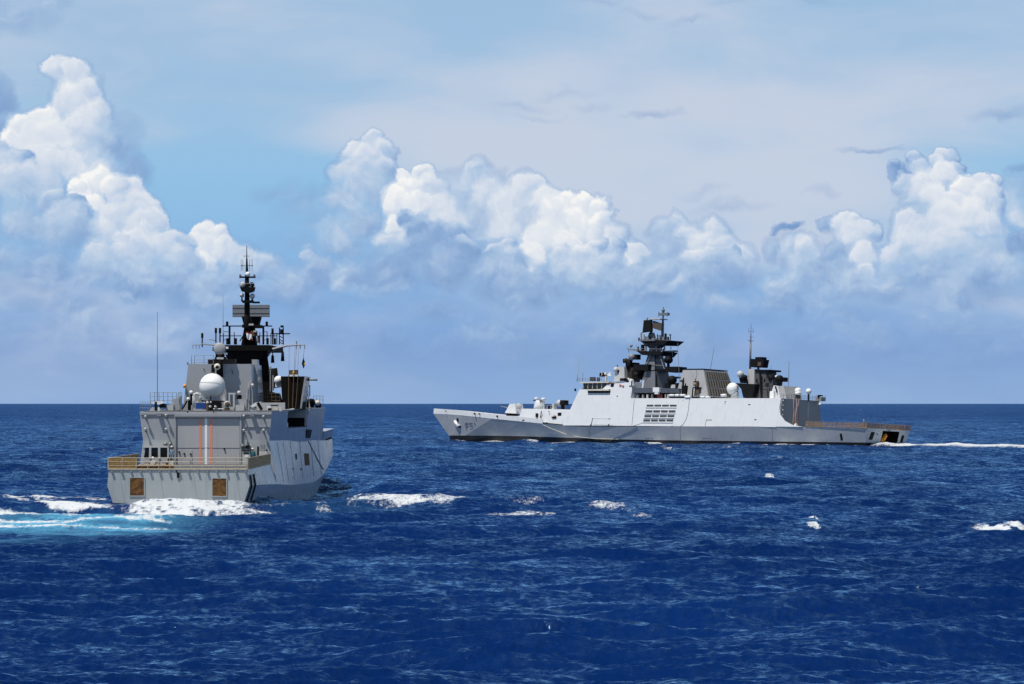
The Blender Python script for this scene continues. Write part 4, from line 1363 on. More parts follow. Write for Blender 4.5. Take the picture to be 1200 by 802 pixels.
part('platform_lattice', SOOT, lattice, mast)
part('stub_antenna', [SOOT, STEEL], lambda mb: [(rod(mb, (px, a), (px, b), x, .07, n=6), rod(mb, (px, b), (px, b + (a - b) * .35), x, .13, n=8)) for px, a, b, x in
     ((253, 402, 384.5, 45), (257.8, 402, 384.5, 45), (319.4, 404, 385, 56), (237, 407, 390.5, 58))], mast)
part('antenna_ladder', SOOT, lambda mb: ([rod(mb, (px, 404), (px, 384), 56, .06) for px in (327.5, 332)], [rod(mb, (327.5, py), (332, py + 2.5), 56, .05) for py in (386, 390, 394, 398, 401)], rod(mb, (330.5, 384), (330.5, 381.5), 56, .18), rod(mb, (320.5, 391.3), (340, 391.3), 56, .07),
     rect(mb, 328.3, 386, 331.5, 391, 55.9, .3)), mast)
part('yard', STEEL, lambda mb: (rod(mb, (310, 412), (335, 405.5), 55, .2, .12), rod(mb, (335, 405.5), (357.5, 404.3), 55, .11, .05), rod(mb, (312, 416), (326, 408), 55, .09), [rod(mb, (px, 404.5), (px, 409), 55, .05) for px in (347.5, 352, 357)], rod(mb, (347.5, 404), (347.5, 400), 55, .06),
     rod(mb, (268, 406), (236.5, 403.3), 57, .11, .07), rod(mb, (226, 404.5), (237, 404), 57, .05), [rod(mb, (px, 404), (px, 409), 57, .03) for px in (226, 230, 233.5)], rod(mb, (245, 398), (252, 399), 57, .06)), mast)
part('hanging_antenna', SOOT, lambda mb: [(rod(mb, (px, 405), (px, b), 55, .05), rod(mb, (px, b), (px, c), 55, .14, .2, 8)) for px, b, c in ((319.5, 416.5, 425.5), (331.2, 412.5, 423.5))], mast)
part('halyard', BROWN, lambda mb: [rod(mb, (a, 405), (b, 440), 55, .018, x2=50) for a, b in ((339, 338.5), (346, 344.5), (348, 345), (350.5, 348.5))], mast)
part('flag_line', STEEL, lambda mb: rod(mb, (357, 405), (356, 415), 55, .02), mast)
for px, p1, p2, x, r in ((184.4, 470, 366, 31, .05), (261.4, 404, 345, 62, .035), (224.4, 427, 416, 37, .05), (228, 427, 416.5, 37, .04), (250, 426, 416, 37, .03)):
    part('whip_antenna', STEEL, lambda mb: (rod(mb, (px, p1), (px, p1 + (p2 - p1) * .5), x, r, r * .8), rod(mb, (px, p1 + (p2 - p1) * .5), (px, p2), x, r * .7, r * .4)))
part('guard_rail', STEEL, lambda mb: (rod(mb, (228, 417), (250, 416.6), 37, .025), rod(mb, (228, 422), (250, 421.6), 37, .025), rod(mb, (224, 425.5), (244, 424.5), 37, .04), [rod(mb, (px, 416.8), (px, 427), 37, .03) for px in (228, 239, 250)]))


# ---- clutter on the hangar roof
def rail(pts, x, h, name='guard_rail', mat=STEEL, n=6, rows=3, r=.028):
    """guard rail from photo points of its foot; h in photo pixels"""
    def fn(mb):
        for (a, b) in zip(pts, pts[1:]):
            for k in range(n + 1):
                t = k / n
                q = (a[0] + (b[0] - a[0]) * t, a[1] + (b[1] - a[1]) * t)
                rod(mb, q, (q[0], q[1] - h), x, r)
            for j in range(rows):
                d = h * (j + 1) / rows
                rod(mb, (a[0], a[1] - d), (b[0], b[1] - d), x, r)
    return part(name, mat, fn)


rail([(176, 474), (207, 474)], 33, 13.8, n=6)
rail([(164, 482), (176.5, 482)], 29, 11, n=4, r=.022)
rail([(209, 474), (213, 474)], 33, 14, n=2)
rail([(304, 474), (328, 474)], 42, 13, n=5, mat=BROWN)
rail([(367.5, 478), (378.5, 478)], 60, 14, n=3)
part('winch', [LSTEEL, BLACK, WHITE], lambda mb: (poly(mb, [(174.5, 482), (190, 482), (187, 477.5), (178, 477.5)], 28.6, 1.0), rect(mb, 181, 471, 184, 481, 28.5, .4, 1), poly(mb, [(177.5, 473.5), (180, 470.8), (188, 470.2), (192, 472.5), (187, 474.2)], 28.5, .7, 2), rect(mb, 186.5, 473.3, 194, 478, 28.6, .7, 1), rect(mb, 185, 478, 187, 482, 28.4, .3, 2)))
part('ventilation_trunk', [G_HOUSE, LSTEEL], lambda mb: (poly(mb, [(200, 480.5), (211, 480.5), (209.5, 466.5), (201.5, 468)], 29.5, 1.2), poly(mb, [(194, 481), (203, 481), (203, 474), (196, 474.5)], 29.0, .7, 1), rect(mb, 208, 464.5, 211, 481, 29.9, 1.3)))
part('cowl_vent', [LSTEEL, BLACK, WHITE], lambda mb: (mb.line([lp(222, 481, 29), lp(222, 469, 29), lp(220, 465.5, 29)], .16, 8, 1), mb.ball(lp(220.6, 467.6, 28.8), .17, 10, mi=2), mb.line([lp(213, 480, 29), lp(216, 476, 29), lp(219, 470, 29)], .09, 6, 1), mb.ball(lp(224, 460, 29.5), .19, 10, mi=2), mb.tube(lp(224, 461, 29.6), lp(225.5, 475, 29.6), .15, mi=1)))
part('hose_frame', [LSTEEL, WHITE], lambda mb: (mb.line([lp(227, 482, 29), lp(227, 464, 29), lp(229, 461.5, 29), lp(233.5, 461.5, 29), lp(235, 464, 29), lp(235, 470, 29)], .13, 8), rect(mb, 226, 478.5, 228.5, 479.5, 28.9, .3, 1), rect(mb, 226, 480.4, 242, 481.4, 28.7, .5)))
part('pipe_run', [BLACK, BROWN, LSTEEL], lambda mb: (rod(mb, (236, 470), (262, 470.5), 29.3, .09), rect(mb, 241, 471, 259, 481, 30.5, .6), rod(mb, (243, 471), (243, 482), 29, .2, mi=1), mb.ball(lp(243, 472, 28.9), .15, 8, mi=2), mb.ball(lp(247, 471.6, 28.9), .11, 8, mi=2), rod(mb, (246.5, 481), (247, 464), 29.4, .06), rod(mb, (250, 479.5), (262, 479.5), 28.6, .07, mi=2),
     rod(mb, (245.8, 477.6), (247.2, 475.6), 28.5, .14, mi=2), rod(mb, (252, 477.6), (253.2, 475.8), 28.5, .14, mi=2), rod(mb, (250, 482), (252, 490), 28.0, .05), rod(mb, (219.5, 482), (220.6, 487), 28.0, .06)))
part('hose_reel', [LSTEEL, BROWN], lambda mb: (mb.lathe(lp(266.5, 474, 29), [(.34, -.12), (.34, .12), (.2, .14)], axis=(-1, 0, 0), n=16), mb.lathe(lp(266.5, 474, 28.86), [(.26, 0), (.24, .03)], axis=(-1, 0, 0), n=12, mi=1), poly(mb, [(260, 470), (264.5, 470), (262.5, 461)], 29.3, .3), rect(mb, 263, 478, 268.5, 481, 28.9, .5, 1)))
part('ladder_frame', LSTEEL, lambda mb: (rect(mb, 267.5, 460.5, 276, 462.5, 29.6, .25), rect(mb, 267.8, 462.5, 269.4, 481, 29.6, .25), rect(mb, 273, 462.5, 275, 481, 29.6, .25), rect(mb, 269.5, 477, 274, 481, 29.4, .5)))
part('ventilation_trunk', [G_HOUSE, LSTEEL, BLACK], lambda mb: (rect(mb, 276, 468, 289, 481, 30, 1.4), rect(mb, 276, 474.5, 286, 481.5, 29.4, .55, 1), mb.lathe(lp(280.3, 468, 30.4), [(.25, 0), (.28, .35), (.1, .45)], n=10, mi=2), mb.ball(lp(280.3, 460.6, 30.2), .22, 10, mi=1)))
part('capstan_cover', [WHITE, BLACK, LSTEEL], lambda mb: (poly(mb, [(293, 476.5), (299, 472), (306, 470.8), (304, 474), (297, 477.5)], 28.7, .8), rod(mb, (302, 472), (306.8, 480.5), 28.5, .17, mi=1), poly(mb, [(293, 482), (301, 482), (299.5, 478.5), (294, 478.5)], 28.8, .7, 2)))
part('breakwater', [LSTEEL, BLACK, WHITE, CREAM], lambda mb: (rect(mb, 300.5, 472, 334, 481, 33.5, .15), rect(mb, 313, 476, 317.5, 480.8, 28.8, .5, 2), rect(mb, 314, 478.5, 318, 481, 28.6, .4, 1), rect(mb, 320.5, 477.5, 326, 481, 28.9, .5, 3), rect(mb, 317, 474.5, 326, 476, 29.2, .3, 1), rect(mb, 327, 477, 330, 482, 29, .3, 3)))

# gun and funnel casing on the starboard side, abaft the bridge
part('exhaust_casing', [SOOT, G_HOUSE], lambda mb: (poly(mb, [(331, 480), (354, 480), (357.6, 441.2), (329, 441.2)], 50, 5), poly(mb, [(351, 479), (353.5, 479), (358.6, 441.2), (357.0, 441.2)], 49.7, 6, 1), poly(mb, [(303, 478), (330, 478), (326, 462), (312, 458)], 51, 3)))
part('gun_mount', [WHITE, BLACK, STEEL], lambda mb: (mb.ball(lp(326.5, 446, 52), .5, 14, mi=0), rect(mb, 322.5, 446, 330, 454, 51.8, .9, 0), rod(mb, (358, 444.6), (362, 445), 53, .24, .16, 8, mi=1), rod(mb, (362, 445), (372, 445.4), 53, .12, .10, 8, mi=2), rect(mb, 356.5, 442.5, 360, 446.5, 52.7, .7, 1)))
part('signal_searchlight', [BROWN, WHITE, YELLOW], lambda mb: (rect(mb, 338.5, 434, 343.2, 440.5, 50, .6), rect(mb, 344.6, 433.6, 349, 440.5, 50, .6), rect(mb, 339, 439.3, 349, 441.3, 49.8, .5, 1), mb.ball(lp(343.8, 437, 49.8), .12, 6, mi=2)))
part('flag_pole', BROWN, lambda mb: [rod(mb, (a, 440), (b, 478), 49.4, .045, .05) for a, b in ((338.4, 338), (344.3, 342.7), (349.5, 346.5))])
part('liferaft_rack', [BLACK, BROWN, CREAM], lambda mb: (rect(mb, 353, 468, 367, 478, 57, 1.6), mb.lathe(lp(364, 472, 57), [(.45, 0), (.45, 1.2)], axis=(1, 0, 0), n=12), rect(mb, 352, 463.5, 356, 470, 57, .5, 1), mb.ball(lp(351.5, 470.5, 56.8), .3, 8, mi=1), rod(mb, (361.5, 464), (363, 478), 56.8, .06, mi=2), rod(mb, (361, 452), (361, 465), 58, .05), rod(mb, (363, 452), (363, 465), 58, .05), rod(mb, (361, 452), (363.5, 452), 58, .05), mb.ball(lp(372, 472.5, 58), .32, 10, mi=2), rect(mb, 369.5, 473, 376, 478, 58, .6)))
part('signal_deck_gear', [SOOT, STEEL], lambda mb: (rod(mb, (319.5, 432), (322, 455), 53, .5, .5, 8), rect(mb, 315.5, 434, 322.5, 440, 53, 1.0), rod(mb, (317, 430), (317, 460), 52.6, .08, mi=1), rod(mb, (320, 440), (320, 458), 52.4, .1, mi=1)))


# ------------------------------------------------------------------ flags and people on the near ship
def cloth(name, P, U, V, nu, nv, mats, pick, amp=.06):
    mb = MB()
    vs_ = []
    for j in range(nv + 1):
        for i in range(nu + 1):
            p = Vector(P) + Vector(U) * (i / nu) + Vector(V) * (j / nv)
            p += Vector((1, 0, 0)) * amp * math.sin(i * 1.3 + j * .5)
            vs_.append(p)
    for j in range(nv):
        for i in range(nu):
            a = j * (nu + 1) + i
            mb.raw([vs_[a], vs_[a + 1], vs_[a + nu + 2], vs_[a + nu + 1]], [(0, 1, 2, 3)], pick(i / nu, j / nv), True)
    return mb.build(name, mats, None)


def on(o, ship):
    o.matrix_world = ship.M @ o.matrix_world
    return o


p0 = lp(288, 388.5, MX - 4.5)
fl = cloth('ensign', p0, Vector((0, -.62, -.16)), Vector((0, -.16, -.86)), 8, 10, [plain('red_cloth', (.24, .02, .02), .8, .1, .1), plain('white_cloth', (.75, .74, .72), .8, .1, .1)], lambda u, v: 0 if (v < .2 or (.78 < v and u > .4)) else 1)
tag(on(fl, SHIP_L), 'red and white ensign hanging folded among the mast rigging of the near warship', 'flag')
p0 = lp(354.6, 415, 55)
sg = cloth('signal_flag', p0, Vector((0, -.18, 0)), Vector((0, -.02, -1.55)), 5, 14, [BLACK, YELLOW, CREAM], lambda u, v: 2 if v < .2 else (1 if .55 < v < .72 and u > .3 else 0), .12)
for v_ in sg.data.vertices:                               # bunched at the top, full below the middle
    t = (p0.z - v_.co.z) / 1.55
    w_ = .25 + 1.9 * math.exp(-((t - .66) / .22) ** 2)
    v_.co.y = p0.y - .09 + (v_.co.y - p0.y + .09) * w_
tag(on(sg, SHIP_L), 'small black and yellow signal flag hanging from the end of the yard', 'flag')


def person(ship, base, face, label, shirt, legs, arms, cap=WHITE, crouch=0.0, group=None):
    """one skinned body, cap as its child; base is where the feet stand in ship axes"""
    me = bpy.data.meshes.new('person')
    k = 1 - crouch
    J = {'pelvis': (0, 0, .95 * k), 'belly': (.02 + .1 * crouch, 0, 1.12 * k), 'chest': (.02 + .16 * crouch, 0, 1.34 * k), 'neck': (.02 + .2 * crouch, 0, 1.50 * k), 'head': (.05 + .22 * crouch, 0, 1.58 * k + .05), 'crown': (.05 + .22 * crouch, 0, 1.70 * k + .05)}
    for s, n in ((1, 'l'), (-1, 'r')):
        J['hip' + n] = (0, s * .10, .90 * k)
        J['kn' + n] = (.05 + .35 * crouch, s * .12, .50 * (1 - .3 * crouch))
        J['an' + n] = (-.02, s * .13, .09)
        J['toe' + n] = (.17, s * .15, .05)
        J['sh' + n] = (.02 + .16 * crouch, s * .19, 1.40 * k)
        e, h = arms[0 if s > 0 else 1]
        J['el' + n] = (e[0] + .16 * crouch, s * e[1], e[2] * k)
        J['ha' + n] = (h[0] + .16 * crouch, s * h[1], h[2] * k)
    names = list(J)
    E = [('pelvis', 'belly'), ('belly', 'chest'), ('chest', 'neck'), ('neck', 'head'), ('head', 'crown')]
    for n in 'lr':
        E += [('pelvis', 'hip' + n), ('hip' + n, 'kn' + n), ('kn' + n, 'an' + n), ('an' + n, 'toe' + n), ('chest', 'sh' + n), ('sh' + n, 'el' + n), ('el' + n, 'ha' + n)]
    me.from_pydata([J[n] for n in names], [(names.index(a), names.index(b)) for a, b in E], [])
    me.skin_vertices.new() if hasattr(me.skin_vertices, 'new') else None
    o = bpy.data.objects.new('person', me)
    COL.objects.link(o)
    o.modifiers.new('skin', 'SKIN')
    rad = {'pelvis': .145, 'belly': .135, 'chest': .16, 'neck': .06, 'head': .10, 'crown': .075, 'hip': .095, 'kn': .065, 'an': .045, 'toe': .04, 'sh': .07, 'el': .045, 'ha': .04}
    if not me.skin_vertices:
        bm = bmesh.new()
        bm.from_mesh(me)
        bm.verts.layers.skin.verify()
        bm.to_mesh(me)
        bm.free()
    for i, n in enumerate(names):
        r = rad.get(n) or rad[n[:-1]]
        me.skin_vertices[0].data[i].radius = (r, r)
        me.skin_vertices[0].data[i].use_root = n == 'pelvis'
    sb = o.modifiers.new('smooth', 'SUBSURF')
    sb.levels = sb.render_levels = 2
    dg = bpy.context.evaluated_depsgraph_get()
    dg.update()
    body = bpy.data.meshes.new_from_object(o.evaluated_get(dg))
    o.modifiers.clear()
    o.data = body
    body.name = 'person'
    body.materials.clear()
    for mt in (legs, shirt, SKIN, BLACK):
        body.materials.append(mt)
    for p in body.polygons:
        c = p.center
        arm = abs(c.y) > .26
        p.material_index = 2 if c.z > 1.47 * k else (2 if arm and c.z < .98 * k and c.x > .1 else (1 if c.z > .93 * k else (3 if c.z < .1 else 0)))
        p.use_smooth = True
    hb = MB()
    hb.lathe((J['crown'][0], 0, J['crown'][2] - .05), [(.115, 0), (.125, .03), (.115, .08), (.07, .13), (.01, .145)], n=12)
    hb.lathe((J['crown'][0] + .07, 0, J['crown'][2] - .05), [(.10, 0), (.10, .012)], n=10)
    h = hb.build('cap', cap, o)
    o.matrix_world = ship.M @ Matrix.Translation(base) @ Matrix.Rotation(face, 4, 'Z')
    return tag(o, label, 'person', group)


down = (((.02, .24, 1.15), (.1, .24, .90)), ((.02, .24, 1.15), (.14, .22, .92)))
fwd = (((.08, .25, 1.16), (.33, .2, 1.12)), ((.08, .25, 1.16), (.33, .16, 1.05)))
b_ = lp(201.7, 545, H0 - 1.0)
person(SHIP_L, (b_.x, b_.y, DZ), R_(150), 'person in a white cap and pale blue overalls standing by the hangar door', NAVY, NAVY, down)
b_ = lp(296.3, 545, H0 - 1.4)
person(SHIP_L, (b_.x, b_.y, DZ), R_(20), 'person in teal working clothes bending over deck gear right of the hangar door', TEAL, TEAL, fwd, WHITE, .12)
crate = MB()
rect(crate, 229.3, 472.3, 240.5, 479.3, 28.9, .8)
rect(crate, 229.3, 470.5, 232.5, 472.2, 28.9, .6, 1)
ct = crate.build('crate', [BLUE, CREAM], None)
tag(on(ct, SHIP_L), 'blue crate on the hangar roof below the white radome', 'crate')


# ------------------------------------------------------------------ far ship (seen from her port quarter)
far = thing('warship', 'pale grey warship in side view heading left with stepped dark mast and open stern bay', 'warship', SHIP_R.M)
RA = SHIP_R.at


def rp(px, py, y):
    return RA(px, py, y=y)


def fpart(name, mats, fn, parent=None, label=None):
    return part(name, mats, fn, parent, label, far)


def rbox(mb, px0, py0, px1, py1, y, w, mi=0):
    """block whose port face fills a photo rectangle at y, w metres wide to starboard"""
    a, b = rp(px0, (py0 + py1) / 2, y), rp(px1, (py0 + py1) / 2, y)
    z0, z1 = rp((px0 + px1) / 2, py1, y).z, rp((px0 + px1) / 2, py0, y).z
    return mb.box(min(a.x, b.x), max(a.x, b.x), y - w, y, z0, z1, mi)


def rpoly(mb, pts, y, w, mi=0, dy=0.0):
    """outline in photo points on the plane y, carried w metres to starboard"""
    A = [rp(px, py, y) for px, py in pts]
    return mb.prism(A, [(p.x, p.y - w, p.z) for p in A], mi)


def rrod(mb, a, b, y, r, r2=None, n=6, mi=0, y2=None):
    return mb.tube(rp(a[0], a[1], y), rp(b[0], b[1], y if y2 is None else y2), r, r2, n, mi)


def tower(mb, px, pyb, pyt, y0, hb, lb, ht, lt, mi=0, shift=0.0):
    """four-sided tapering tower: middle at photo column px on the centre plane y0; half widths hb,ht; half lengths lb,lt"""
    b, t = rp(px, pyb, y0), rp(px, pyt, y0)
    A = [(b.x - lb, y0 - hb, b.z), (b.x + lb, y0 - hb, b.z), (b.x + lb, y0 + hb, b.z), (b.x - lb, y0 + hb, b.z)]
    B = [(b.x - lt + shift, y0 - ht, t.z), (b.x + lt + shift, y0 - ht, t.z), (b.x + lt + shift, y0 + ht, t.z), (b.x - lt + shift, y0 + ht, t.z)]
    return mb.prism(A, B, mi)


# x, half breadth at keel, sea, deck edge, height of deck edge
SF = [(0, 6.0, 6.37, 7.55, 3.72), (12, 6.2, 6.57, 7.75, 3.86), (25, 6.4, 6.72, 7.95, 3.92), (42, 6.6, 6.92, 8.15, 3.85), (60, 6.7, 6.97, 8.2, 3.74), (75, 6.4, 6.82, 8.15, 3.64), (87, 5.9, 6.37, 8.0, 3.60),
      (93, 5.4, 5.92, 7.6, 3.86), (101, 4.4, 5.02, 7.1, 4.3), (109, 3.3, 4.02, 6.5, 4.81), (121, 1.8, 2.52, 5.0, 5.52), (134, .4, 1.15, 2.9, 6.38), (139.5, .06, .32, 1.75, 6.62), (140.8, .03, .06, 1.45, 6.66), (147.6, None, None, .05, 6.9)]


def hull_far(mb):
    rings = []
    for x, k, w, d, z in SF:
        if k is None:
            ring = [(x - 6.6, 0, .8), (x - 6.3, -.01, 1.0), (x - 5.9, -.015, 1.35), (x, -d, z), (x, d, z), (x - 5.9, .015, 1.35), (x - 6.3, .01, 1.0), (x - 6.6, 0, .8)]
        else:
            rk = (lambda zz: -.24 * zz) if x == 0 else (lambda zz: 0.0)
            bt = float(.55 + .80 * sstep(np.float64(x), 60, 128))
            f = lambda zz: w + (d - w) * (zz / z) ** 1.0
            ring = [(x + rk(-3), -k, -3), (x, -w, 0), (x + rk(bt), -f(bt), bt), (x + rk(z), -d, z), (x + rk(z), d, z), (x + rk(bt), f(bt), bt), (x, w, 0), (x + rk(-3), k, -3)]
        rings.append(ring)
    mats = [1, 1, 0, 2, 0, 1, 1, 1]
    for A, B in zip(rings, rings[1:]):
        for i in range(8):
            j = (i + 1) % 8
            mb.face([A[i], A[j], B[j], B[i]], mats[i])
    A = rings[0]
    # the open stern bay: frame the transom round a hole
    q = lambda y, z: (-.24 * z, y, z)
    Y0, Y1, Z0, Z1 = -4.0, 1.9, .55, 3.35
    zt = 3.72
    mb.face([q(7.55, zt), q(Y1, zt), q(Y1, Z0), q(6.87, Z0)], 3)
    mb.face([q(-7.55, zt), q(Y0, zt), q(Y0, Z0), q(-6.87, Z0)], 3)
    mb.face([q(Y1, zt), q(Y0, zt), q(Y0, Z1), q(Y1, Z1)], 3)
    mb.face([q(6.87, Z0), q(Y1, Z0), q(Y0, Z0), q(-6.87, Z0), (0, -6.75, 0), (0, 6.75, 0)], 1)
    mb.face([A[0], A[1], A[6], A[7]], 1)
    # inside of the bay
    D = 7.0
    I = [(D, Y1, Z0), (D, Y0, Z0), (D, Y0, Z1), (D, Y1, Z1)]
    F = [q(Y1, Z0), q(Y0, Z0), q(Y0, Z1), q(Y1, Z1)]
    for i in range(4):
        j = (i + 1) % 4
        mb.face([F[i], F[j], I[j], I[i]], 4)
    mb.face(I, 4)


G_FSTERN = paint('pale_transom_paint', (.44, .47, .49), .5, .1, .1, .0, .3)
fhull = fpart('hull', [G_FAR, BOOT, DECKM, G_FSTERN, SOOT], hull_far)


def bw_half(x):
    for a, b in zip(SF, SF[1:]):
        if a[0] <= x <= b[0]:
            t = (x - a[0]) / (b[0] - a[0])
            return a[3] + (b[3] - a[3]) * t, a[4] + (b[4] - a[4]) * t
    return .05, 6.9


def bulwark(mb):
    xs_ = [101, 105, 109, 115, 121, 128, 134, 139.5, 143.5, 147.6]
    for s in (1, -1):
        P = []
        for x in xs_:
            h, z = bw_half(x)
            P.append((x, s * (h + .02), z - .02, s * (h + .06 + (.1 if x < 147 else 0) - .16), z + 1.05 + .28 * sstep(np.float64(x), 128, 148)))
        for a, b in zip(P, P[1:]):
            mb.prism([(a[0], a[1], a[2]), (b[0], b[1], b[2]), (b[0], b[3], b[4]), (a[0], a[3], a[4])],
                     [(a[0], a[1] - s * .12, a[2]), (b[0], b[1] - s * .12 * (b[0] < 147), b[2]), (b[0], b[3] - s * .12 * (b[0] < 147), b[4]), (a[0], a[3] - s * .12, a[4])])


fpart('bulwark', W_FAR, bulwark)
fpart('forecastle_deck', W_FAR, lambda mb: [mb.prism([(a, -bw_half(a)[0] + .2, bw_half(a)[1] + .45), (b, -bw_half(b)[0] + .15, bw_half(b)[1] + .45), (b, bw_half(b)[0] - .15, bw_half(b)[1] + .45), (a, bw_half(a)[0] - .2, bw_half(a)[1] + .45)],
                                                     [(a, -bw_half(a)[0] + .2, bw_half(a)[1] + .25), (b, -bw_half(b)[0] + .15, bw_half(b)[1] + .25), (b, bw_half(b)[0] - .15, bw_half(b)[1] + .25), (a, bw_half(a)[0] - .2, bw_half(a)[1] + .25)]) for a, b in ((100, 109), (109, 121), (121, 134), (134, 143))])


def shell(px, py):
    """point of the port shell seen at a photo pixel: walk y until it meets the flared side"""
    y = 7.5
    for _ in range(30):
        p = rp(px, py, y)
        for a, b in zip(SF, SF[1:]):
            if a[0] <= p.x <= b[0] and b[1] is not None:
                t = (p.x - a[0]) / (b[0] - a[0])
                w, d, z = [a[i] + (b[i] - a[i]) * t for i in (2, 3, 4)]
                yn = w + (d - w) * max(0, min(1.05, p.z / z))
                break
        else:
            yn = max(.1, 2.0 - (p.x - 138) * .2)
        y += (yn - y) * .7
    return rp(px, py, y)


def decal(mb, pts, off=.05, mi=0, th=.05):
    A = [shell(px, py) + Vector((0, off, 0)) for px, py in pts]
    return mb.prism(A, [(p.x, p.y - th, p.z) for p in A], mi)


fpart('anchor', WHITE, lambda mb: (mb.tube(shell(533.5, 493.8) + Vector((0, .1, 0)), shell(537.6, 500.2) + Vector((0, .25, 0)), .42, .35, 8), mb.tube(shell(536.2, 500) + Vector((0, .3, 0)), shell(539.6, 498.4) + Vector((0, .25, 0)), .3, .2, 6)))
fpart('hawse_pipe', BLACK, lambda mb: (decal(mb, [(535.2, 490.4), (537.4, 490.2), (538, 494.6), (536, 494.6)], .14, th=.14), decal(mb, [(538.6, 497), (540.4, 499.5), (540, 502), (537.6, 501)], .14, th=.14)))


def digits(mb):
    """the hull number, a dark shade on the grey: strokes of each character in its own box"""
    glyph = {'F': [((0, 0), (0, 1)), ((0, 0), (1, 0)), ((0, .48), (.8, .48))], '5': [((1, 0), (0, 0)), ((0, 0), (0, .45)), ((0, .45), (.9, .45)), ((.95, .45), (.95, 1)), ((.95, 1), (0, 1))], '1': [((.5, 0), (.5, 1)), ((.5, 0), (.2, .2)), ((.15, 1), (.9, 1))]}
    for ch, x0, w in (('F', 545.6, 3.2), ('5', 550.4, 3.6), ('1', 555.2, 3.0)):
        for (a, b), (c, d) in glyph[ch]:
            P, Q = (x0 + a * w + b * 1.3, 495.9 + b * 7.0), (x0 + c * w + d * 1.3, 495.9 + d * 7.0)
            dx, dy_ = Q[0] - P[0], Q[1] - P[1]
            l_ = math.hypot(dx, dy_) or 1
            nx, ny = -dy_ / l_ * .42, dx / l_ * .42
            decal(mb, [(P[0] - nx, P[1] - ny), (Q[0] - nx, Q[1] - ny), (Q[0] + nx, Q[1] + ny), (P[0] + nx, P[1] + ny)], .16, th=.14)


fpart('hull_number', plain('dark_number_paint', (.21, .22, .25), .6, .2, .1), digits)
fpart('porthole', BLACK, lambda mb: [mb.tube(rp(px, py, y) + Vector((0, .12, 0)), rp(px, py, y) - Vector((0, .2, 0)), r, n=8) for px, py, y, r in ((522.3, 482, 1.8, .12), (556, 485.1, 4.3, .24), (561.5, 485.2, 4.5, .18), (582.3, 488, 5.6, .2))])
fpart('side_opening', BLACK, lambda mb: decal(mb, [(984, 508.5), (986.6, 508.2), (988, 516), (985.2, 516.5)], .03))
fpart('draught_mark', G_DARK, lambda mb: [decal(mb, [(px, 513.3), (px + .9, 513.3), (px + .9, 514.2), (px, 514.2)], .03) for px in (757, 759.5, 763, 765, 824, 826, 829, 831)])
fpart('hose_line', [CREAM, G_DARK], lambda mb: ([mb.tube(shell(a, b) + Vector((0, .06, 0)), shell(c, d) + Vector((0, .06, 0)), .05, n=4) for (a, b), (c, d) in zip([(636, 498), (645, 502), (654, 505.5), (665, 509.5), (680, 512.5), (700, 514.5)], [(645, 502), (654, 505.5), (665, 509.5), (680, 512.5), (700, 514.5), (725, 515)])],
                                                [mb.tube(shell(a, b) + Vector((0, .06, 0)), shell(c, d) + Vector((0, .06, 0)), .05, n=4, mi=1) for (a, b), (c, d) in zip([(747, 500.5), (737, 506), (722, 513)], [(737, 506), (722, 513), (715, 517)])]))
fpart('hull_seam', G_DARK, lambda mb: [mb.tube(shell(px, 500.8) + Vector((0, .01, 0)), shell(px + .3, 519.5) + Vector((0, .01, 0)), .03, n=4) for px in (690, 797, 905, 1014)])

# transom fittings
q_ = lambda y, z, o=-.04: (-.24 * z + o, y, z)
fpart('stern_window', BLACK, lambda mb: (mb.prism([q_(6.2, 1.2), q_(4.9, 1.2), q_(4.5, 2.9), q_(5.8, 2.9)], [q_(6.2, 1.2, .05), q_(4.9, 1.2, .05), q_(4.5, 2.9, .05), q_(5.8, 2.9, .05)]), mb.prism([q_(-4.9, 1.0), q_(-5.8, 1.0), q_(-6.0, 2.6), q_(-5.1, 2.6)], [q_(-4.9, 1.0, .05), q_(-5.8, 1.0, .05), q_(-6.0, 2.6, .05), q_(-5.1, 2.6, .05)])))
fpart('stern_light', [STEEL, WHITE], lambda mb: (mb.box(-.75, -.55, 3.3, 3.7, 2.3, 2.6), mb.box(-1.1, -.7, -.4, .5, 3.3, 3.9), mb.box(-.6, -.1, -4.6, -1.4, .5, .8, 1)))


def flight_net(mb):
    pts = [(16.5, 7.9, 3.95), (0, 7.75, 3.75), (-.9, 7.6, 3.75), (-.95, -7.6, 3.75), (14, -7.9, 3.9)]
    for a, b in zip(pts, pts[1:]):
        a, b = Vector(a), Vector(b)
        n = max(1, int((b - a).length / 1.9))
        rr = random.Random(5)
        for k in range(n + 1):
            p = a.lerp(b, k / n)
            mb.tube(p, p + Vector((0, 0, 1.12)), .06, n=4, mi=1)
        for z in (.08, .4, .75, 1.1):
            mb.tube(a + Vector((0, 0, z)), b + Vector((0, 0, z)), .045, n=4, mi=1 if z < .1 else 0)
        m_ = int((b - a).length / .24)
        for k in range(m_):
            if rr.random() < .12:
                continue
            p = a.lerp(b, (k + .5) / m_)
            w = (b - a).normalized() * .085
            t = Vector((0, 0, 1.0 + .1 * rr.random()))
            mb.face([p - w, p + w, p + w + t, p - w + t], 0)


fpart('safety_net', [paint('rusty_net', (.20, .145, .115), .8, .6, .4), BUFF], flight_net)

# ---- superstructure
hw = lambda z: 8.0 - (z - 3.85) * .205


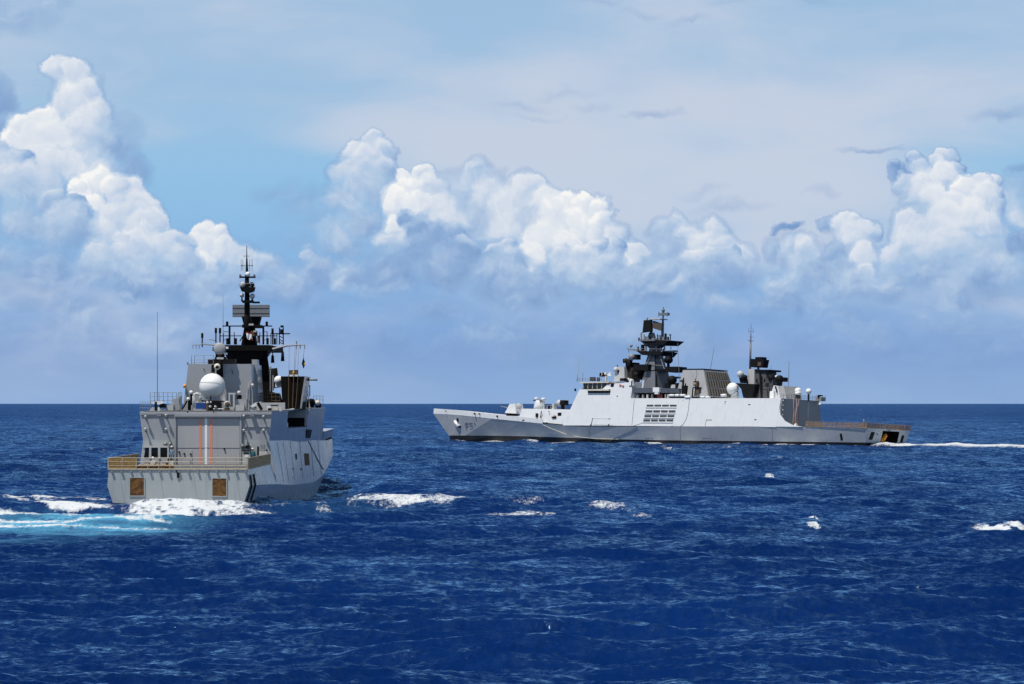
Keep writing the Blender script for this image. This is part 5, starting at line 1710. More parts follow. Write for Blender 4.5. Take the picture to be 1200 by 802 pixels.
def house_far(mb):
    def loft(prof):
        A = [(x, hw(z), z) for x, z in prof]
        B = [(x, -hw(z), z) for x, z in prof]
        mb.prism(A, B)
    # main run of the house with its sloping front, then the bridge block over it
    loft([(25.2, 3.8), (93.2, 3.85), (90.6, 10.45), (25.2, 10.4)])
    loft([(72.2, 10.42), (90.62, 10.44), (89.7, 12.62), (72.2, 12.8)])
    loft([(72.25, 12.79), (82.0, 12.70), (80.5, 13.9), (72.4, 14.3)])
    # the curved wing that ends the ship's side aft of the hangar face
    for s in (1,):
        P = [(25.2, 10.4), (25.3, 8.6), (24.6, 6.6), (23.0, 5.2), (20.6, 4.3), (17.4, 3.9)]
        for (xa, za), (xb, zb) in zip(P, P[1:]):
            if abs(xa - 25.2) < .2 and abs(xb - 25.2) < .2:
                continue
            mb.prism([(25.25, s * hw(za), za), (xa, s * hw(za), za), (xb, s * hw(zb), zb), (25.25, s * hw(zb), zb)], [(25.25, s * (hw(za) - .2), za), (xa, s * (hw(za) - .2), za), (xb, s * (hw(zb) - .2), zb), (25.25, s * (hw(zb) - .2), zb)])


fhouse = fpart('superstructure', W_FAR, house_far)
# bow block before the bridge
fpart('missile_deck_house', W_FAR, lambda mb: mb.prism([(92.6, 6.9, 4.0), (110.8, 5.9, 5.2), (110.2, 5.2, 8.0), (92.0, 6.2, 7.75)], [(92.6, -6.9, 4.0), (110.8, -5.9, 5.2), (110.2, -5.2, 8.0), (92.0, -6.2, 7.75)]))
fpart('house_fitting', [BLACK, RED, STEEL, LSTEEL], lambda mb: (rbox(mb, 627.5, 484.5, 630, 489, 6.3, .2), rbox(mb, 653.5, 483.8, 657.5, 487.2, 6.4, .2), rrod(mb, (634.6, 482), (633.3, 490), 6.4, .12), rbox(mb, 612, 492, 614.5, 493.4, 6.6, .2), rbox(mb, 646.5, 488.3, 651.5, 490.4, 6.6, .2), rbox(mb, 648.5, 487, 650.5, 488.4, 6.6, .2, 1), rbox(mb, 642.4, 482, 643.6, 483.5, 6.4, .15, 2), rbox(mb, 606, 482.5, 607, 484.5, 6.2, .2, 2)))

gun = fpart('gun_turret', W_FAR, lambda mb: mb.prism([rp(591.5, 484.2, 1.6), rp(604.6, 484.9, 1.6), rp(603.6, 473.3, 1.2), rp(597.2, 473.6, 1.2)], [v + Vector((0, -3.1, 0)) for v in (rp(591.5, 484.2, 1.6), rp(604.6, 484.9, 1.6), rp(603.6, 473.3, 1.2) + Vector((0, .5, 0)), rp(597.2, 473.6, 1.2) + Vector((0, .5, 0)))]))
fpart('gun_ring', BLACK, lambda mb: mb.lathe(rp(600.2, 487.5, 0), [(1.5, 0), (1.5, .75)], n=16), gun)
fpart('gun_barrel', STEEL, lambda mb: mb.tube(rp(597, 478.5, 0), rp(597, 478.5, 0) + Vector((3.4, -.2, .5)), .14, .1), gun)
fpart('hatch_cover', LSTEEL, lambda mb: mb.lathe(rp(608, 476.4, 2.6), [(.7, -.15), (.72, .1), (.5, .2)], axis=(-.6, .8, 0), n=16))
for y0, d in ((2.6, 0), (-2.6, 0)):
    fpart('close_in_gun', [W_FAR, STEEL, BLACK], lambda mb: (mb.lathe(rp(632, 480.4, y0), [(1.45, 0), (1.35, 1.1), (1.05, 1.9), (.9, 2.3)], n=14), mb.ball(rp(628.5, 467.8, y0), .5, 12), mb.ball(rp(636.6, 468.2, y0), .62, 12, .75), mb.box(*(lambda c: (c.x - .5, c.x + .5, c.y - .7, c.y + .7, c.z - .9, c.z))(rp(634, 468.5, y0)), 1), mb.tube(rp(634, 471, y0), rp(634, 471, y0) + Vector((2.0, .8, .35)), .14, n=6, mi=2)))
fpart('rocket_launcher', [LSTEEL, BLACK, STEEL], lambda mb: (mb.ball(rp(655.8, 472.6, 2.4), .85, 14), mb.box(*(lambda c: (c.x - 1.2, c.x + .2, c.y - .8, c.y + .8, c.z - .6, c.z + .6))(rp(659.5, 472.2, 2.4)), 1), mb.tube(rp(660, 480, 2.4), rp(659.5, 473, 2.4), .5, n=8, mi=1), mb.tube(rp(661.6, 470.5, 2.4), rp(662.5, 480, 2.4), .12, mi=2)))
fpart('missile_hatch', [STEEL, LSTEEL, BLACK], lambda mb: (rbox(mb, 640.5, 475, 645.5, 480.3, 4.6, 1.5), rbox(mb, 646.5, 473.5, 649.2, 480.3, 4.6, 1.0, 1), rbox(mb, 641.8, 475.6, 644.6, 479.6, 4.66, .05, 2), mb.lathe(rp(648.2, 477, 4.4), [(.42, 0), (.3, .15)], axis=(-.4, .9, 0), n=10, mi=2), rrod(mb, (637.6, 470.8), (637.6, 480), 4.4, .2, mi=1)))

# ---- bridge
br = fpart('bridge', [W_FAR, BLACK], lambda mb: (mb.prism([(80.6, 6.0, 12.70), (89.4, 5.6, 12.62), (89.0, 5.4, 14.15), (80.4, 5.8, 14.2)], [(80.6, -6.0, 12.70), (89.4, -5.6, 12.62), (89.0, -5.4, 14.15), (80.4, -5.8, 14.2)], 1),))
fpart('bridge_roof', CREAM, lambda mb: mb.prism([(79.8, 6.35, 14.18), (89.9, 5.95, 14.12), (89.9, 5.95, 14.42), (79.8, 6.35, 14.46)], [(79.8, -6.35, 14.18), (89.9, -5.95, 14.12), (89.9, -5.95, 14.42), (79.8, -6.35, 14.46)]), br)
fpart('window', GLASS, lambda mb: [mb.box(x, x + 1.1, 5.55, 5.98 - (x - 80) * .035, 13.0, 13.9) for x in (81.2, 82.8, 84.4, 86.0, 87.6)], br)
fpart('window_frame', LSTEEL, lambda mb: [mb.box(x, x + .14, 5.5, 6.02 - (x - 80) * .035, 12.8, 14.1) for x in (80.7, 82.5, 84.1, 85.7, 87.3, 88.9)], br)
fpart('bridge_wing', [CREAM, BLACK], lambda mb: (mb.box(79.2, 86.6, 6.2, 7.0, 12.25, 12.62), mb.box(79.2, 86.6, 6.15, 6.5, 11.75, 12.24, 1)), br)
fpart('wiper_box', BLACK, lambda mb: (rbox(mb, 673, 455.5, 674.3, 458.6, 6.1, .3), rbox(mb, 715.5, 449.5, 719, 453.5, 6.15, .4)), br)
rr_ = random.Random(4)
fpart('guard_rail', STEEL, lambda mb: ([rrod(mb, (676 + 3.2 * k, 447.5), (676 + 3.2 * k, 443.5), 5.0, .04) for k in range(10)], rrod(mb, (676, 443.6), (705, 443.6), 5.0, .04), rrod(mb, (676, 445.4), (705, 445.4), 5.0, .03)), br)
fpart('signal_projector', [BLACK, STEEL], lambda mb: (rbox(mb, 691, 442.2, 695.6, 446.6, 4.5, .8), rbox(mb, 699.5, 442.5, 701.5, 447, 4.5, .5), rrod(mb, (683, 447), (683, 437), 4, .06, mi=1), rrod(mb, (676.5, 448), (676.5, 440), 5, .05, mi=1)), br)
fpart('radar_dish', [LSTEEL, BLACK, CREAM, WHITE], lambda mb: (mb.lathe(rp(705.6, 438.2, 3), [(.2, -.2), (.62, .1), (.66, .2)], axis=(.7, .7, .1), n=14, mi=0), rbox(mb, 702.5, 437, 708, 441.5, 2.8, .9, 1), mb.ball(rp(709.5, 438.3, 3), .34, 10, mi=2), rpoly(mb, [(711.5, 440), (714.5, 436), (715.5, 441)], 3, .4, 3), rrod(mb, (710, 441), (710, 452), 3, .3, mi=0), rrod(mb, (708.6, 447), (708.6, 454.5), 5.6, .22, n=8, mi=1)), br)
fpart('whip_antenna', LSTEEL, lambda mb: (rrod(mb, (676.6, 447), (677.8, 419), 4.5, .07, .04), rrod(mb, (678.2, 447), (678, 430), 4.5, .05, .03)), br)

# port side details
sidey = 7.0
fpart('intake_louvre', plain('louvre_grey', (.07, .075, .085), .6, .2, .2), lambda mb: [mb.box(*(lambda a, b: (min(a.x, b.x), max(a.x, b.x), hw((a.z + b.z) / 2) - .25, hw((a.z + b.z) / 2) + .06, min(a.z, b.z), max(a.z, b.z)))(rp(px + .15, py, 7.2), rp(px + 7.9, py + h, 7.2)))
      for (py, h, x0) in ((474.4, 2.3, 757.3), (481, 2.9, 756.9), (486.6, 2.7, 756.4), (491.7, 2.8, 755.8)) for px in [x0 + 9.0 * k for k in range(4)]], fhouse)
fpart('louvre_sill', LSTEEL, lambda mb: [mb.box(*(lambda a, b: (min(a.x, b.x), max(a.x, b.x), hw(a.z) - .25, hw(a.z) + .14, a.z - .12, a.z))(rp(x0 - .3, py, 7.2), rp(x0 + 35.4, py, 7.2))) for py, x0 in ((477.6, 757.2), (484.6, 756.7), (489.9, 756.2), (495.2, 755.6))], fhouse)
fl_ = lambda px, py, y=None: (lambda p: Vector((p.x, hw(p.z) + .03, p.z)))(rp(px, py, 8.0 - (500 - py) * .04))
def wl(mb, pts, r=.06, mi=0):
    return mb.line([fl_(a, b) for a, b in pts], r, 4, mi)
fpart('side_pipe', G_DARK, lambda mb: (wl(mb, [(743.3, 468), (742, 484), (740.6, 500)], .05), wl(mb, [(807.8, 468), (807, 480), (804.5, 491), (801, 497), (797.5, 500)], .06), wl(mb, [(826.4, 499.6), (827.8, 492.4), (834.2, 492.2)], .06), wl(mb, [(740.6, 500), (755.5, 495)], .04)), fhouse)
fpart('boat_boom', [BLACK, LSTEEL], lambda mb: (wl(mb, [(693.2, 498), (694.6, 490.3)], .1), wl(mb, [(694.6, 497.8), (719, 498.2)], .05, 1), wl(mb, [(694.8, 490.6), (716, 490.9)], .03, 1), mb.ball(fl_(692.8, 498.4), .22, 6), mb.ball(fl_(713.6, 498.2), .22, 6), mb.ball(fl_(714, 491), .14, 6)), fhouse)
fpart('side_vent', BLACK, lambda mb: [mb.box(*(lambda a, b: (min(a.x, b.x), max(a.x, b.x), hw(a.z) - .2, hw(a.z) + .05, min(a.z, b.z), max(a.z, b.z)))(rp(x0, y0, 7.2), rp(x1, y1, 7.2))) for x0, y0, x1, y1 in ((848, 470.5, 849.4, 473.5), (876, 473.8, 878.6, 476.8), (885.8, 491.6, 888, 496), (720.6, 463.8, 722, 465), (788.5, 499.6, 792, 501.2), (848.2, 473, 849, 474))], fhouse)
fpart('liferaft_canister', [WHITE, BLACK], lambda mb: ([mb.tube(rp(px, 463.7, 6.5), rp(px + 7.4, 463.7, 6.5), .32, n=10) for px in (784.5, 790.3, 796)], mb.tube(rp(803.2, 465.6, 6.6), rp(809.4, 465.4, 6.6), .34, n=10), [rbox(mb, px, 464.9, px + 7, 466.8, 6.6, .3, 1) for px in (784.5, 792)],
     rbox(mb, 799.2, 469, 801.6, 473.6, 6.75, .5, 1), rbox(mb, 801, 471.6, 804.6, 473.8, 6.75, .5, 1), mb.tube(rp(821, 465.6, 6.4), rp(826, 465.6, 6.4), .26, n=8), mb.tube(rp(827, 465.8, 6.4), rp(832, 465.8, 6.4), .26, n=8), mb.tube(rp(845.5, 463.6, 6.0), rp(851, 463.6, 6.0), .35, n=8)))
# hangar face: one panel across it, the shade put into its darker grey
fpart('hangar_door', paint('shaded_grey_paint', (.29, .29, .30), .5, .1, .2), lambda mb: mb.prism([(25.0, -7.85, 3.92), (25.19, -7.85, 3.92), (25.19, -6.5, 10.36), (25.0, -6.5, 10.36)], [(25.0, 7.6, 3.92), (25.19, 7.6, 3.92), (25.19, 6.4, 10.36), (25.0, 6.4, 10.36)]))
fpart('scramble_net', [CREAM, RED, WHITE, STEEL], lambda mb: [mb.line([(24.9 - .12 * (k % 3), y0 + .1 * math.sin(k + j), 10.6 - .68 * j) for j in range(10)], .055, 4, k % 4) for k, y0 in enumerate((2.5, 2.15, 1.85, 1.5, 1.2, .95))], label='red and white ropes and netting hanging down the hangar face')
fpart('rope_heap', [WHITE, CREAM], lambda mb: [mb.ball((24.2 + .2 * k, 2.6 - .4 * k, 4.2 + .3 * (k % 2)), .32, 8, 1.2, k % 2) for k in range(5)])
fpart('wall_ladder', LSTEEL, lambda mb: (mb.tube((24.9, -2.7, 4), (24.9, -2.7, 10), .05), [mb.box(24.85, 24.95, -2.9, -2.5, 4.2 + .5 * k, 4.3 + .5 * k) for k in range(12)]))
fpart('edge_lamp', [WHITE, CREAM], lambda mb: [mb.ball((24.8, 6.3 + .02 * k, 9.9 - 1.1 * k), .13, 6, 1, k % 2) for k in range(6)] + [mb.ball((24.8, -6.6, 9.6), .3, 8)])

# ---- foremast group
fm = fpart('foremast', G_FARD, lambda mb: (tower(mb, 768.5, 457, 434, 0, 2.9, 2.6, 2.0, 1.9), tower(mb, 767.5, 434.5, 414.5, 0, 2.2, 1.9, 1.25, 1.15), tower(mb, 767.5, 414.5, 400.5, 0, 1.2, 1.0, .8, .7), tower(mb, 768, 409, 400, 0, .9, .9, 2.9, 2.6), tower(mb, 767.8, 400.6, 398.8, 0, 2.95, 2.65, 2.95, 2.65), tower(mb, 767.5, 416.5, 413, 0, 1.5, 1.5, 2.5, 2.2)))
fpart('mast_base', [G_FARD, BLACK], lambda mb: (mb.prism([(57.5, 5.6, 11.75), (72.1, 5.9, 11.75), (72.1, 6.2, 12.95), (57.5, 5.9, 12.75)], [(57.5, -5.6, 11.75), (72.1, -5.9, 11.75), (72.1, -6.2, 12.95), (57.5, -5.9, 12.75)]), mb.box(58, 72.1, -4.2, 4.2, 10.45, 11.74, 1)))  # black box below: the gallery's shade put into the colour
fpart('gallery_gear', [STEEL, plain('dark_red_paint', (.16, .03, .025), .6, .3, .2), LSTEEL, G_DARK], lambda mb: [rbox(mb, px, 462.3, px + w_, 467, 5.6, .4, m_) for px, w_, m_ in ((752.2, 1.6, 0), (757.6, 1.5, 2), (763, 1.6, 3), (769.8, 5.6, 1), (779, 1.5, 0), (782, 1.2, 2), (745.5, 2.5, 3))])
fpart('searchlight', WHITE, lambda mb: (rbox(mb, 765, 454.2, 772.3, 459.5, 6.4, .8), rbox(mb, 767, 459.5, 771, 462, 6.35, .6)))
fpart('mast_seam', BLACK, lambda mb: (mb.prism([rp(767.9, 457, 2.95), rp(769.2, 457, 2.95), rp(768.9, 434.5, 2.06), rp(767.7, 434.5, 2.06)], [v + Vector((0, -.2, 0)) for v in (rp(767.9, 457, 2.95), rp(769.2, 457, 2.95), rp(768.9, 434.5, 2.06), rp(767.7, 434.5, 2.06))]), mb.prism([rp(767.5, 434, 2.25), rp(768.6, 434, 2.25), rp(768, 416, 1.36), rp(767, 416, 1.36)], [v + Vector((0, -.2, 0)) for v in (rp(767.5, 434, 2.25), rp(768.6, 434, 2.25), rp(768, 416, 1.36), rp(767, 416, 1.36))])), fm)
fpart('mast_platform', BLACK, lambda mb: (rbox(mb, 742.5, 427.2, 759.5, 434.2, 3.2, 5.0), rbox(mb, 780, 429.8, 793.5, 436.2, 2.2, 3.4), rbox(mb, 754, 432.6, 790, 434.6, 2.1, 4.2), rbox(mb, 779, 449, 794, 456.6, 2.0, 4.0), rpoly(mb, [(749.5, 398), (784, 399), (777, 404.4), (757, 404)], 2.7, 5.4), rpoly(mb, [(745.5, 411.2), (778, 412.2), (774, 416.6), (752, 416.2)], 2.5, 5.0), rbox(mb, 751, 404, 754.5, 411, 1.6, .8), rbox(mb, 779.5, 417, 786, 419, 2.0, 1.2)), fm)
fpart('yard', STEEL, lambda mb: (rpoly(mb, [(734.5, 408.3), (752, 410), (754, 413.6), (745, 412), (735, 409.8)], .6, 1.2), rpoly(mb, [(776, 411.5), (790.5, 410.6), (790.5, 412.3), (777, 413.8)], .6, 1.2), rrod(mb, (736.8, 409), (736.8, 413.5), .3, .07), rrod(mb, (739, 407.5), (739, 405), .3, .2), mb.ball(rp(739.8, 405.3, .3), .35, 8), rrod(mb, (746, 404.5), (746.6, 409), .3, .05), rrod(mb, (786, 410), (786.4, 406.5), .3, .1), rrod(mb, (788, 412), (788, 418), .3, .06), rrod(mb, (780.6, 413), (780.4, 420), .3, .06)), fm)
fpart('mast_strut', STEEL, lambda mb: ([rrod(mb, (px, 399), (px, 394.5), 2.6, .045) for px in (752, 756, 760, 766, 771, 776)], [rrod(mb, (px, 412), (px, 407.8), 2.4, .045) for px in (748, 752, 757, 763, 769, 774)], rrod(mb, (747, 408.6), (775, 409.2), 2.4, .04), rrod(mb, (756, 433), (762, 416.5), 2.0, .10), rrod(mb, (779, 434), (773, 416.5), 2.0, .10), rrod(mb, (757, 428), (777, 428.4), 2.0, .08), rrod(mb, (759.5, 422), (775, 422.4), 1.8, .08), rrod(mb, (752, 455), (757, 436), 2.9, .09), rrod(mb, (763.5, 415), (772, 402.5), 1.2, .16), rrod(mb, (777, 413), (780, 403), .6, .13), rrod(mb, (757, 414), (755, 403), .6, .14), rrod(mb, (775.4, 419), (777.4, 409), .9, .18)), fm)
fpart('platform_gear', [BLACK, STEEL, LSTEEL], lambda mb: ([rrod(mb, (px, 400), (px, 400 - h), y, r, n=6, mi=m_) for px, h, y, r, m_ in ((751.5, 10, 1.5, .18, 1), (754, 8, 1.4, .3, 2), (757, 5.5, 1.5, .14, 0), (761, 6, 1.5, .35, 0), (770.5, 8, 1.5, .14, 0), (773, 7, 1.2, .3, 1), (780, 9, 1.5, .3, 0), (785.6, 8, .8, .12, 0), (748.8, 4, .6, .2, 0), (766, 4, 2.4, .3, 1), (777.5, 5, 2.2, .35, 1), (783, 5, 1.8, .25, 0), (759, 3.5, 2.4, .4, 1))], [rrod(mb, (px, 411.5), (px, 411.5 - h), y, r, n=6, mi=m_) for px, h, y, r, m_ in ((748, 5, 2.0, .2, 0), (756.5, 6, 2.2, .3, 1), (774.5, 5, 2.2, .25, 0), (779, 6.5, 2.0, .15, 1))], rbox(mb, 764, 396.5, 771, 400.5, 1.2, 2.0, 1), rrod(mb, (750, 398.5), (786, 399), 2.4, .06, mi=1), rrod(mb, (785.5, 395), (785.5, 404), .6, .1, mi=0), rrod(mb, (784.2, 392.6), (786.6, 392.6), .6, .12)), fm)
far_rad = fpart('radar_antenna', [BLACK, G_FARD, LSTEEL, plain('brown_grey_mesh', (.085, .072, .06), .7, .2, .3)], lambda mb: (rpoly(mb, [(754.3, 375.5), (763, 375), (763.5, 388.5), (752.8, 390)], 1.6, .5), rpoly(mb, [(765.2, 376), (775.6, 379.4), (775, 388), (764.6, 384.8)], 1.2, .4, 3), rpoly(mb, [(760, 372.3), (774.2, 373.6), (773, 374.6), (759.8, 374.4)], 1.6, 2.6, 2), rrod(mb, (762.4, 375), (763.4, 394), .3, .32, n=8), rrod(mb, (752.8, 390), (756, 389), 1.5, .1, mi=0), rrod(mb, (759.5, 372.5), (757.5, 376), 1.2, .1)), fm)
fpart('radar_turntable', G_FARD, lambda mb: tower(mb, 763.5, 399.5, 390, 0, .9, .9, .45, .45), far_rad)
fpart('pole', G_FARD, lambda mb: (rrod(mb, (776, 404), (776.8, 378), 0, .38, .3, 8), rrod(mb, (776.8, 378), (777.2, 364), 0, .25, .2, 8), rbox(mb, 771.6, 366.9, 782.6, 369.8, .35, .7), mb.ball(rp(777.3, 364, 0), .42, 10), rrod(mb, (777.3, 363.5), (777.3, 360.2), 0, .12), mb.ball(rp(777.3, 366, 0), .3, 8), rrod(mb, (772, 366), (772, 371), 0, .12), rrod(mb, (782.2, 366), (782.2, 371), 0, .12)), fm)
fpart('radar_sphere', [BLACK, STEEL, LSTEEL], lambda mb: (mb.ball(rp(783.3, 422, 1.6), 1.1, 14, .85), mb.ball(rp(787.6, 445.4, 1.8), 1.15, 14, .9), rbox(mb, 782.6, 441.5, 792.6, 443.4, 2.2, 1.8), rrod(mb, (783.2, 426), (783.2, 434), 1.6, .35), rrod(mb, (787.5, 446), (787.5, 452), 1.6, .4), rbox(mb, 786, 451, 791, 455, 2.3, .4, 2)), fm)
fpart('director', [STEEL, BLACK, LSTEEL, plain('brown_black_paint', (.035, .029, .024), .7, .2, .3)], lambda mb: (mb.ball(rp(740.4, 418.6, 2.4), .85, 14), rbox(mb, 742, 415.5, 746.5, 421.5, 2.2, 1.3, 1), mb.ball(rp(733.6, 422.8, 2.6), .6, 12, mi=3), rbox(mb, 729.8, 420.6, 733, 425.5, 2.4, 1.0, 1), rrod(mb, (738, 421), (737.4, 432), 2.2, .7, n=8, mi=1), rbox(mb, 733, 425, 743.5, 431, 2.0, 1.8, 1), mb.ball(rp(745.5, 439.6, 3.2), .8, 12, mi=1), rbox(mb, 734, 431, 742, 446, 2.4, 2.2, 3), rbox(mb, 740.5, 434, 750.5, 445, 2.6, 1.8, 1)), fm)
fpart('director_house', [LSTEEL, STEEL, BLACK], lambda mb: (rpoly(mb, [(719.4, 447), (732, 447), (731.5, 430), (721.5, 430.4)], 3.4, 5.0), mb.ball(rp(721.8, 433.4, 3.5), .65, 12), rpoly(mb, [(722.6, 433), (725.8, 434), (724, 439.6)], 3.48, .1, 2), rbox(mb, 726.4, 443.4, 731.4, 446.6, 4.6, .8, 2), rbox(mb, 733, 444, 737.6, 448, 4.4, .6, 2), rrod(mb, (736, 443.4), (739, 448), 5.6, .22, mi=0), rrod(mb, (723.4, 430.5), (723.4, 427.4), 2, .1, mi=2)))
fpart('bulwark_fitting', [WHITE, BLACK, RED], lambda mb: (rpoly(mb, [(736.5, 452), (741.4, 452), (740.6, 445), (737.6, 444)], 6.3, .6), rrod(mb, (740.2, 446.5), (740, 453), 6.4, .12, mi=1), rbox(mb, 725.3, 450.8, 727.4, 452.2, 6.3, .2, 2), rbox(mb, 728.4, 451.8, 730.6, 453.2, 6.3, .2, 2), rrod(mb, (754.5, 446), (753.4, 455), 5.8, .3, mi=0), rbox(mb, 746, 443.6, 748.6, 448, 5.4, .4, 1)))
fpart('whip_antenna', STEEL, lambda mb: (rrod(mb, (796.8, 460), (794.2, 402), 2, .06, .04), rrod(mb, (832.5, 433), (837, 407), -2, .07, .04)))

# ---- funnel
def funnel(mb):
    a, b, c, d = rp(800.5, 433.4, 4.2), rp(824.2, 433.4, 4.2), rp(829.5, 465, 5.2), rp(791.5, 465, 5.2)
    w2, w1 = 8.4, 10.4
    mb.prism([d, c, b, a], [v + Vector((0, -w_, 0)) for v, w_ in ((d, w1), (c, w1), (b, w2), (a, w2))])


fn_ = fpart('funnel', G_FUNNEL, funnel)


def grille(mb):
    b, c = rp(824.2, 433.4, 4.2), rp(829.5, 465, 5.2)
    pt = lambda u, v: Vector((c.x + (b.x - c.x) * v - .05, (c.y + (b.y - c.y) * v) - u * (10.4 + (8.4 - 10.4) * v), c.z + (b.z - c.z) * v))
    for v0, v1 in ((.05, .33), (.37, .64), (.68, .94)):
        mb.face([pt(.04, v0), pt(.97, v0), pt(.97, v1), pt(.04, v1)], 1)
        for k in range(10):
            u = .05 + .093 * k
            p, q, r, s = pt(u, v0), pt(u + .040, v0), pt(u + .040, v1), pt(u, v1)
            o = Vector((-.22, 0, 0))
            mb.prism([p, q, r, s], [p + o, q + o, r + o, s + o], 0)


fpart('exhaust_grille', [paint('sooty_grey_paint', (.12, .11, .10), .7, .3, .3), SOOT], grille, fn_)
fpart('funnel_rim', BLACK, lambda mb: (lambda a, b: mb.box(min(a.x, b.x) - .1, max(a.x, b.x) + .1, -4.3, 4.3, a.z, a.z + .16))(rp(800.5, 433.2, 4.2), rp(824.2, 433.2, 4.2)), fn_)
fpart('funnel_fitting', [BLACK, BROWN, STEEL, CREAM], lambda mb: (rrod(mb, (801, 465), (801, 443), 5.4, .16), rbox(mb, 798.6, 452, 803.6, 464.6, 5.6, .7), rbox(mb, 796.8, 445.2, 799, 448, 5.4, .6, 1), rrod(mb, (803, 463), (803.4, 450), 5.6, .14), rrod(mb, (814.8, 444), (814.8, 464), 5.5, .1), rbox(mb, 812.6, 446.6, 817, 452.6, 5.5, .6, 1), rbox(mb, 813.6, 448.4, 815.2, 450.6, 5.56, .1, 3), rbox(mb, 811.6, 453.8, 819.6, 455, 5.7, .8), rrod(mb, (812, 455), (811, 466), 5.7, .16), rbox(mb, 814.2, 455.4, 819, 461.5, 5.5, .6, 1), rrod(mb, (816.2, 433.6), (815.4, 444), 4.7, .05, mi=2)), fn_)

# ---- radome, aft mast group
frd = fpart('radome', WHITE, lambda mb: mb.ball(rp(858.6, 455.8, 3.2), 1.42, 24))
fpart('radome_pedestal', W_FAR, lambda mb: mb.lathe(rp(861, 467.2, 3.0), [(.95, 0), (.85, 1.5), (.7, 1.8)], n=14), frd)
am = fpart('mainmast', G_FUNNEL, lambda mb: (mb.prism([rp(874, 467, 2.2), rp(884, 467, 2.6), rp(884, 432.6, 1.6), rp(876.6, 432.6, 1.6)], [v + Vector((0, -4.6, 0)) for v in (rp(874, 467, 2.2), rp(884, 467, 2.6), rp(884, 432.6, 1.6) + Vector((0, .8, 0)), rp(876.6, 432.6, 1.6) + Vector((0, .8, 0)))]),))
fpart('mast_house', [plain('slate_paint', (.065, .066, .07), .6, .3, .3), BLACK], lambda mb: (mb.prism([rp(883, 467, 2.4), rp(899, 467, 2.4), rp(897.6, 434.6, 1.4), rp(884.4, 434.6, 1.6)], [v + Vector((0, -4.4, 0)) for v in (rp(883, 467, 2.4), rp(899, 467, 2.4), rp(897.6, 434.6, 1.4) + Vector((0, .8, 0)), rp(884.4, 434.6, 1.6) + Vector((0, .8, 0)))]), rpoly(mb, [(897.6, 444), (906, 444), (904, 467), (898, 467)], 1.8, 3.4), rbox(mb, 884.5, 433.4, 901.5, 435.4, 1.9, 4.2, 1), rpoly(mb, [(889.4, 435.6), (891, 435.6), (893.4, 467), (891.2, 467)], 2.5, .3, 1), [rbox(mb, px, py, px + 1.6, py + 4.4, 2.46, .1, 1) for px, py in ((886, 444), (895, 444), (899, 449), (886.5, 456))], rrod(mb, (884, 452), (905, 453), 2.5, .06, mi=1)), am)
fpart('mast_platform', BLACK, lambda mb: (rpoly(mb, [(862, 449), (885, 450.4), (881.5, 466.5), (871, 466.5), (868.5, 456)], 3.6, 5.0)), am)
fpart('radar_sphere', [LSTEEL, BLACK], lambda mb: (mb.ball(rp(867.6, 438.8, 2.8), .82, 14), rpoly(mb, [(866, 443), (872, 440), (874.5, 449.5), (867.4, 449)], 2.6, 1.4, 1), mb.ball(rp(872.6, 442.4, 2.6), .62, 10, mi=1)), am)
fpart('radar_antenna', [BLACK, BROWN, STEEL], lambda mb: (rpoly(mb, [(880.4, 420.6), (895.5, 421.6), (893.6, 431), (879, 430.4)], 1.4, 1.8), rbox(mb, 885, 418.6, 893, 421.6, 1.0, 1.6), rbox(mb, 888, 424.5, 891.6, 429, 1.5, .4, 1), rrod(mb, (888.6, 430), (888.6, 434), .6, .3, mi=2)), am)
fpart('pole', G_FARD, lambda mb: (rrod(mb, (879, 432.6), (879.6, 402), .6, .26, .22, 8), rrod(mb, (879.6, 402), (880, 391), .6, .18, .1), rrod(mb, (880, 391), (880.2, 379.6), .6, .07, .04), rrod(mb, (877, 388.4), (883, 388.8), .6, .05), rrod(mb, (877.5, 384.5), (877.5, 391.5), .6, .04), rrod(mb, (882.6, 385), (882.6, 391), .6, .04), rrod(mb, (876.4, 399.2), (883, 399.8), .6, .09), rrod(mb, (877.8, 395), (882.6, 395), .6, .05)), am)
fpart('director', [BLACK, LSTEEL, W_FAR, WHITE], lambda mb: (mb.ball(rp(913.6, 444.6, 1.4), .95, 14), rbox(mb, 913, 442.4, 919, 447.4, 1.2, 1.3), mb.ball(rp(903.8, 443.2, 1.6), .75, 12), rrod(mb, (913.5, 447), (912.6, 455), 1.2, .35), mb.ball(rp(909.6, 441.5, 1.8), .3, 8, mi=3), rpoly(mb, [(902.2, 467), (914, 467), (912, 453), (906.4, 452)], 2.9, 2.4, 2), rbox(mb, 902, 458.6, 906.6, 467, 3.4, .8, 3), rrod(mb, (908.6, 453), (910.6, 460), 3.1, .16, mi=0)), am)
fpart('sloped_house', G_FUNNEL, lambda mb: rpoly(mb, [(912.6, 467), (921.6, 467), (918.4, 452.4), (914.6, 452.4)], 2.4, 5.4), am)
fpart('whip_antenna', STEEL, lambda mb: (rrod(mb, (923.6, 467), (924.6, 424), 0, .1, .05), rrod(mb, (903.4, 434), (903.6, 428), 0, .05, .03)))
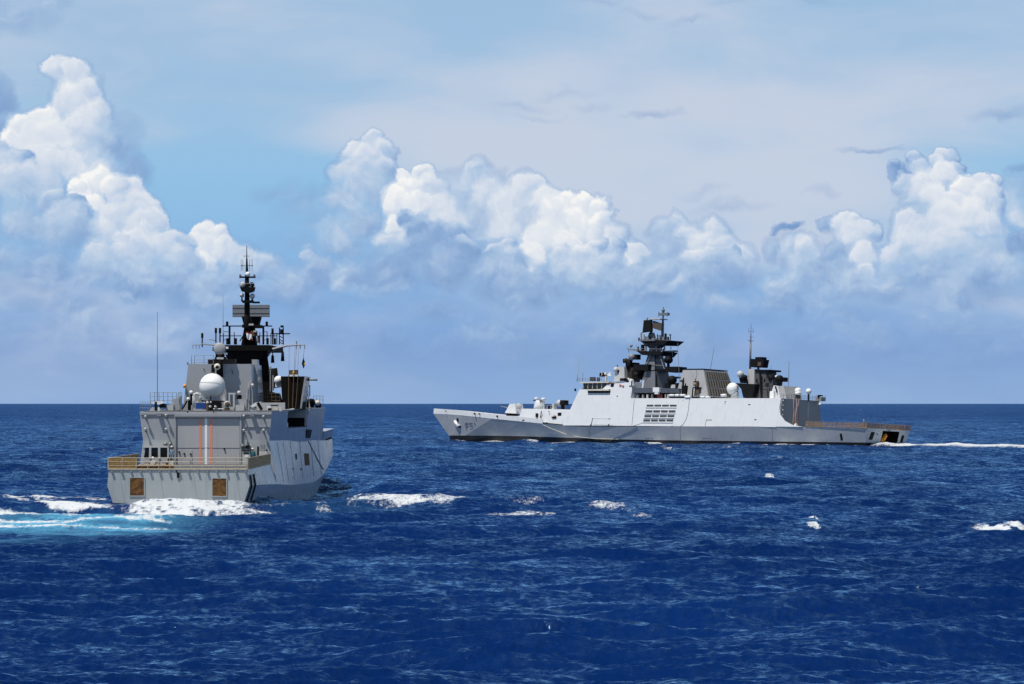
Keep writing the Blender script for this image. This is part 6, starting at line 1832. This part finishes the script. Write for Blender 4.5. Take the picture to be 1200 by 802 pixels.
fpart('satellite_dome', [WHITE, BLACK, STEEL], lambda mb: (mb.ball(rp(935.2, 458.4, -1.0), .78, 16), mb.lathe(rp(935.2, 463, -1.0), [(.75, 0), (.74, .85)], n=14), rrod(mb, (935.2, 463), (935.2, 468), -1, .6, n=8, mi=1), rbox(mb, 930.2, 461.8, 932, 466, -1, .5, 1), mb.ball(rp(947.6, 458.8, -2.5), .66, 14), rrod(mb, (947.6, 461), (947.4, 470), -2.5, .2, mi=1), rrod(mb, (932, 463.2), (944, 463.6), -.8, .05, mi=2)))
fpart('hangar_roof_gear', [STEEL, BLACK, LSTEEL], lambda mb: (rbox(mb, 956, 465.6, 962.4, 470, -4.6, 1.6), rrod(mb, (959.8, 463), (959.8, 467), -4.8, .35, mi=1), rbox(mb, 958.2, 463, 961.4, 464.4, -4.6, .8, 1), [rrod(mb, (px, 471), (px, 463.6), -5.8, .05) for px in (956.5, 960, 964, 967)], rrod(mb, (956.5, 463.8), (967, 464.2), -5.8, .05), rbox(mb, 919.6, 464.6, 921.6, 467.6, 4.6, .6, 2)))


def aft_rail(mb):
    for z in (.35, .7, 1.05):
        mb.tube((25.4, 6.4, 10.4 + z), (25.4, -6.4, 10.4 + z), .035, n=4)
    for k in range(15):
        mb.tube((25.4, 6.4 - .914 * k, 10.4), (25.4, 6.4 - .914 * k, 11.45), .04, n=4)


fpart('guard_rail', STEEL, aft_rail)

# ---- what lies in the stern bay, and one of the crew on the flight deck
bt = MB()
bt.lathe((.3, .0, 1.95), [(.05, -1.5), (.40, -1.1), (.55, -.3), (.55, .7), (.25, 1.25)], axis=(.25, -.75, .62), n=12)
bt.tube((-.25, 1.2, .7), (.1, .9, 1.7), .28)
bt.lathe((-.15, 1.35, 1.05), [(.1, -.5), (.34, 0), (.1, .6)], axis=(.1, .2, 1), n=10)
boat = bt.build('rescue_boat', ORANGE, None)
tag(on(boat, SHIP_R), 'orange rescue craft lying inside the dark open stern bay of the far warship', 'boat')
b_ = rp(1019, 504, 7.0)
person(SHIP_R, (.6, 6.9, 3.76), R_(120), 'person in a white cap standing behind the stern net of the far warship', G_DARK, NAVY, down)
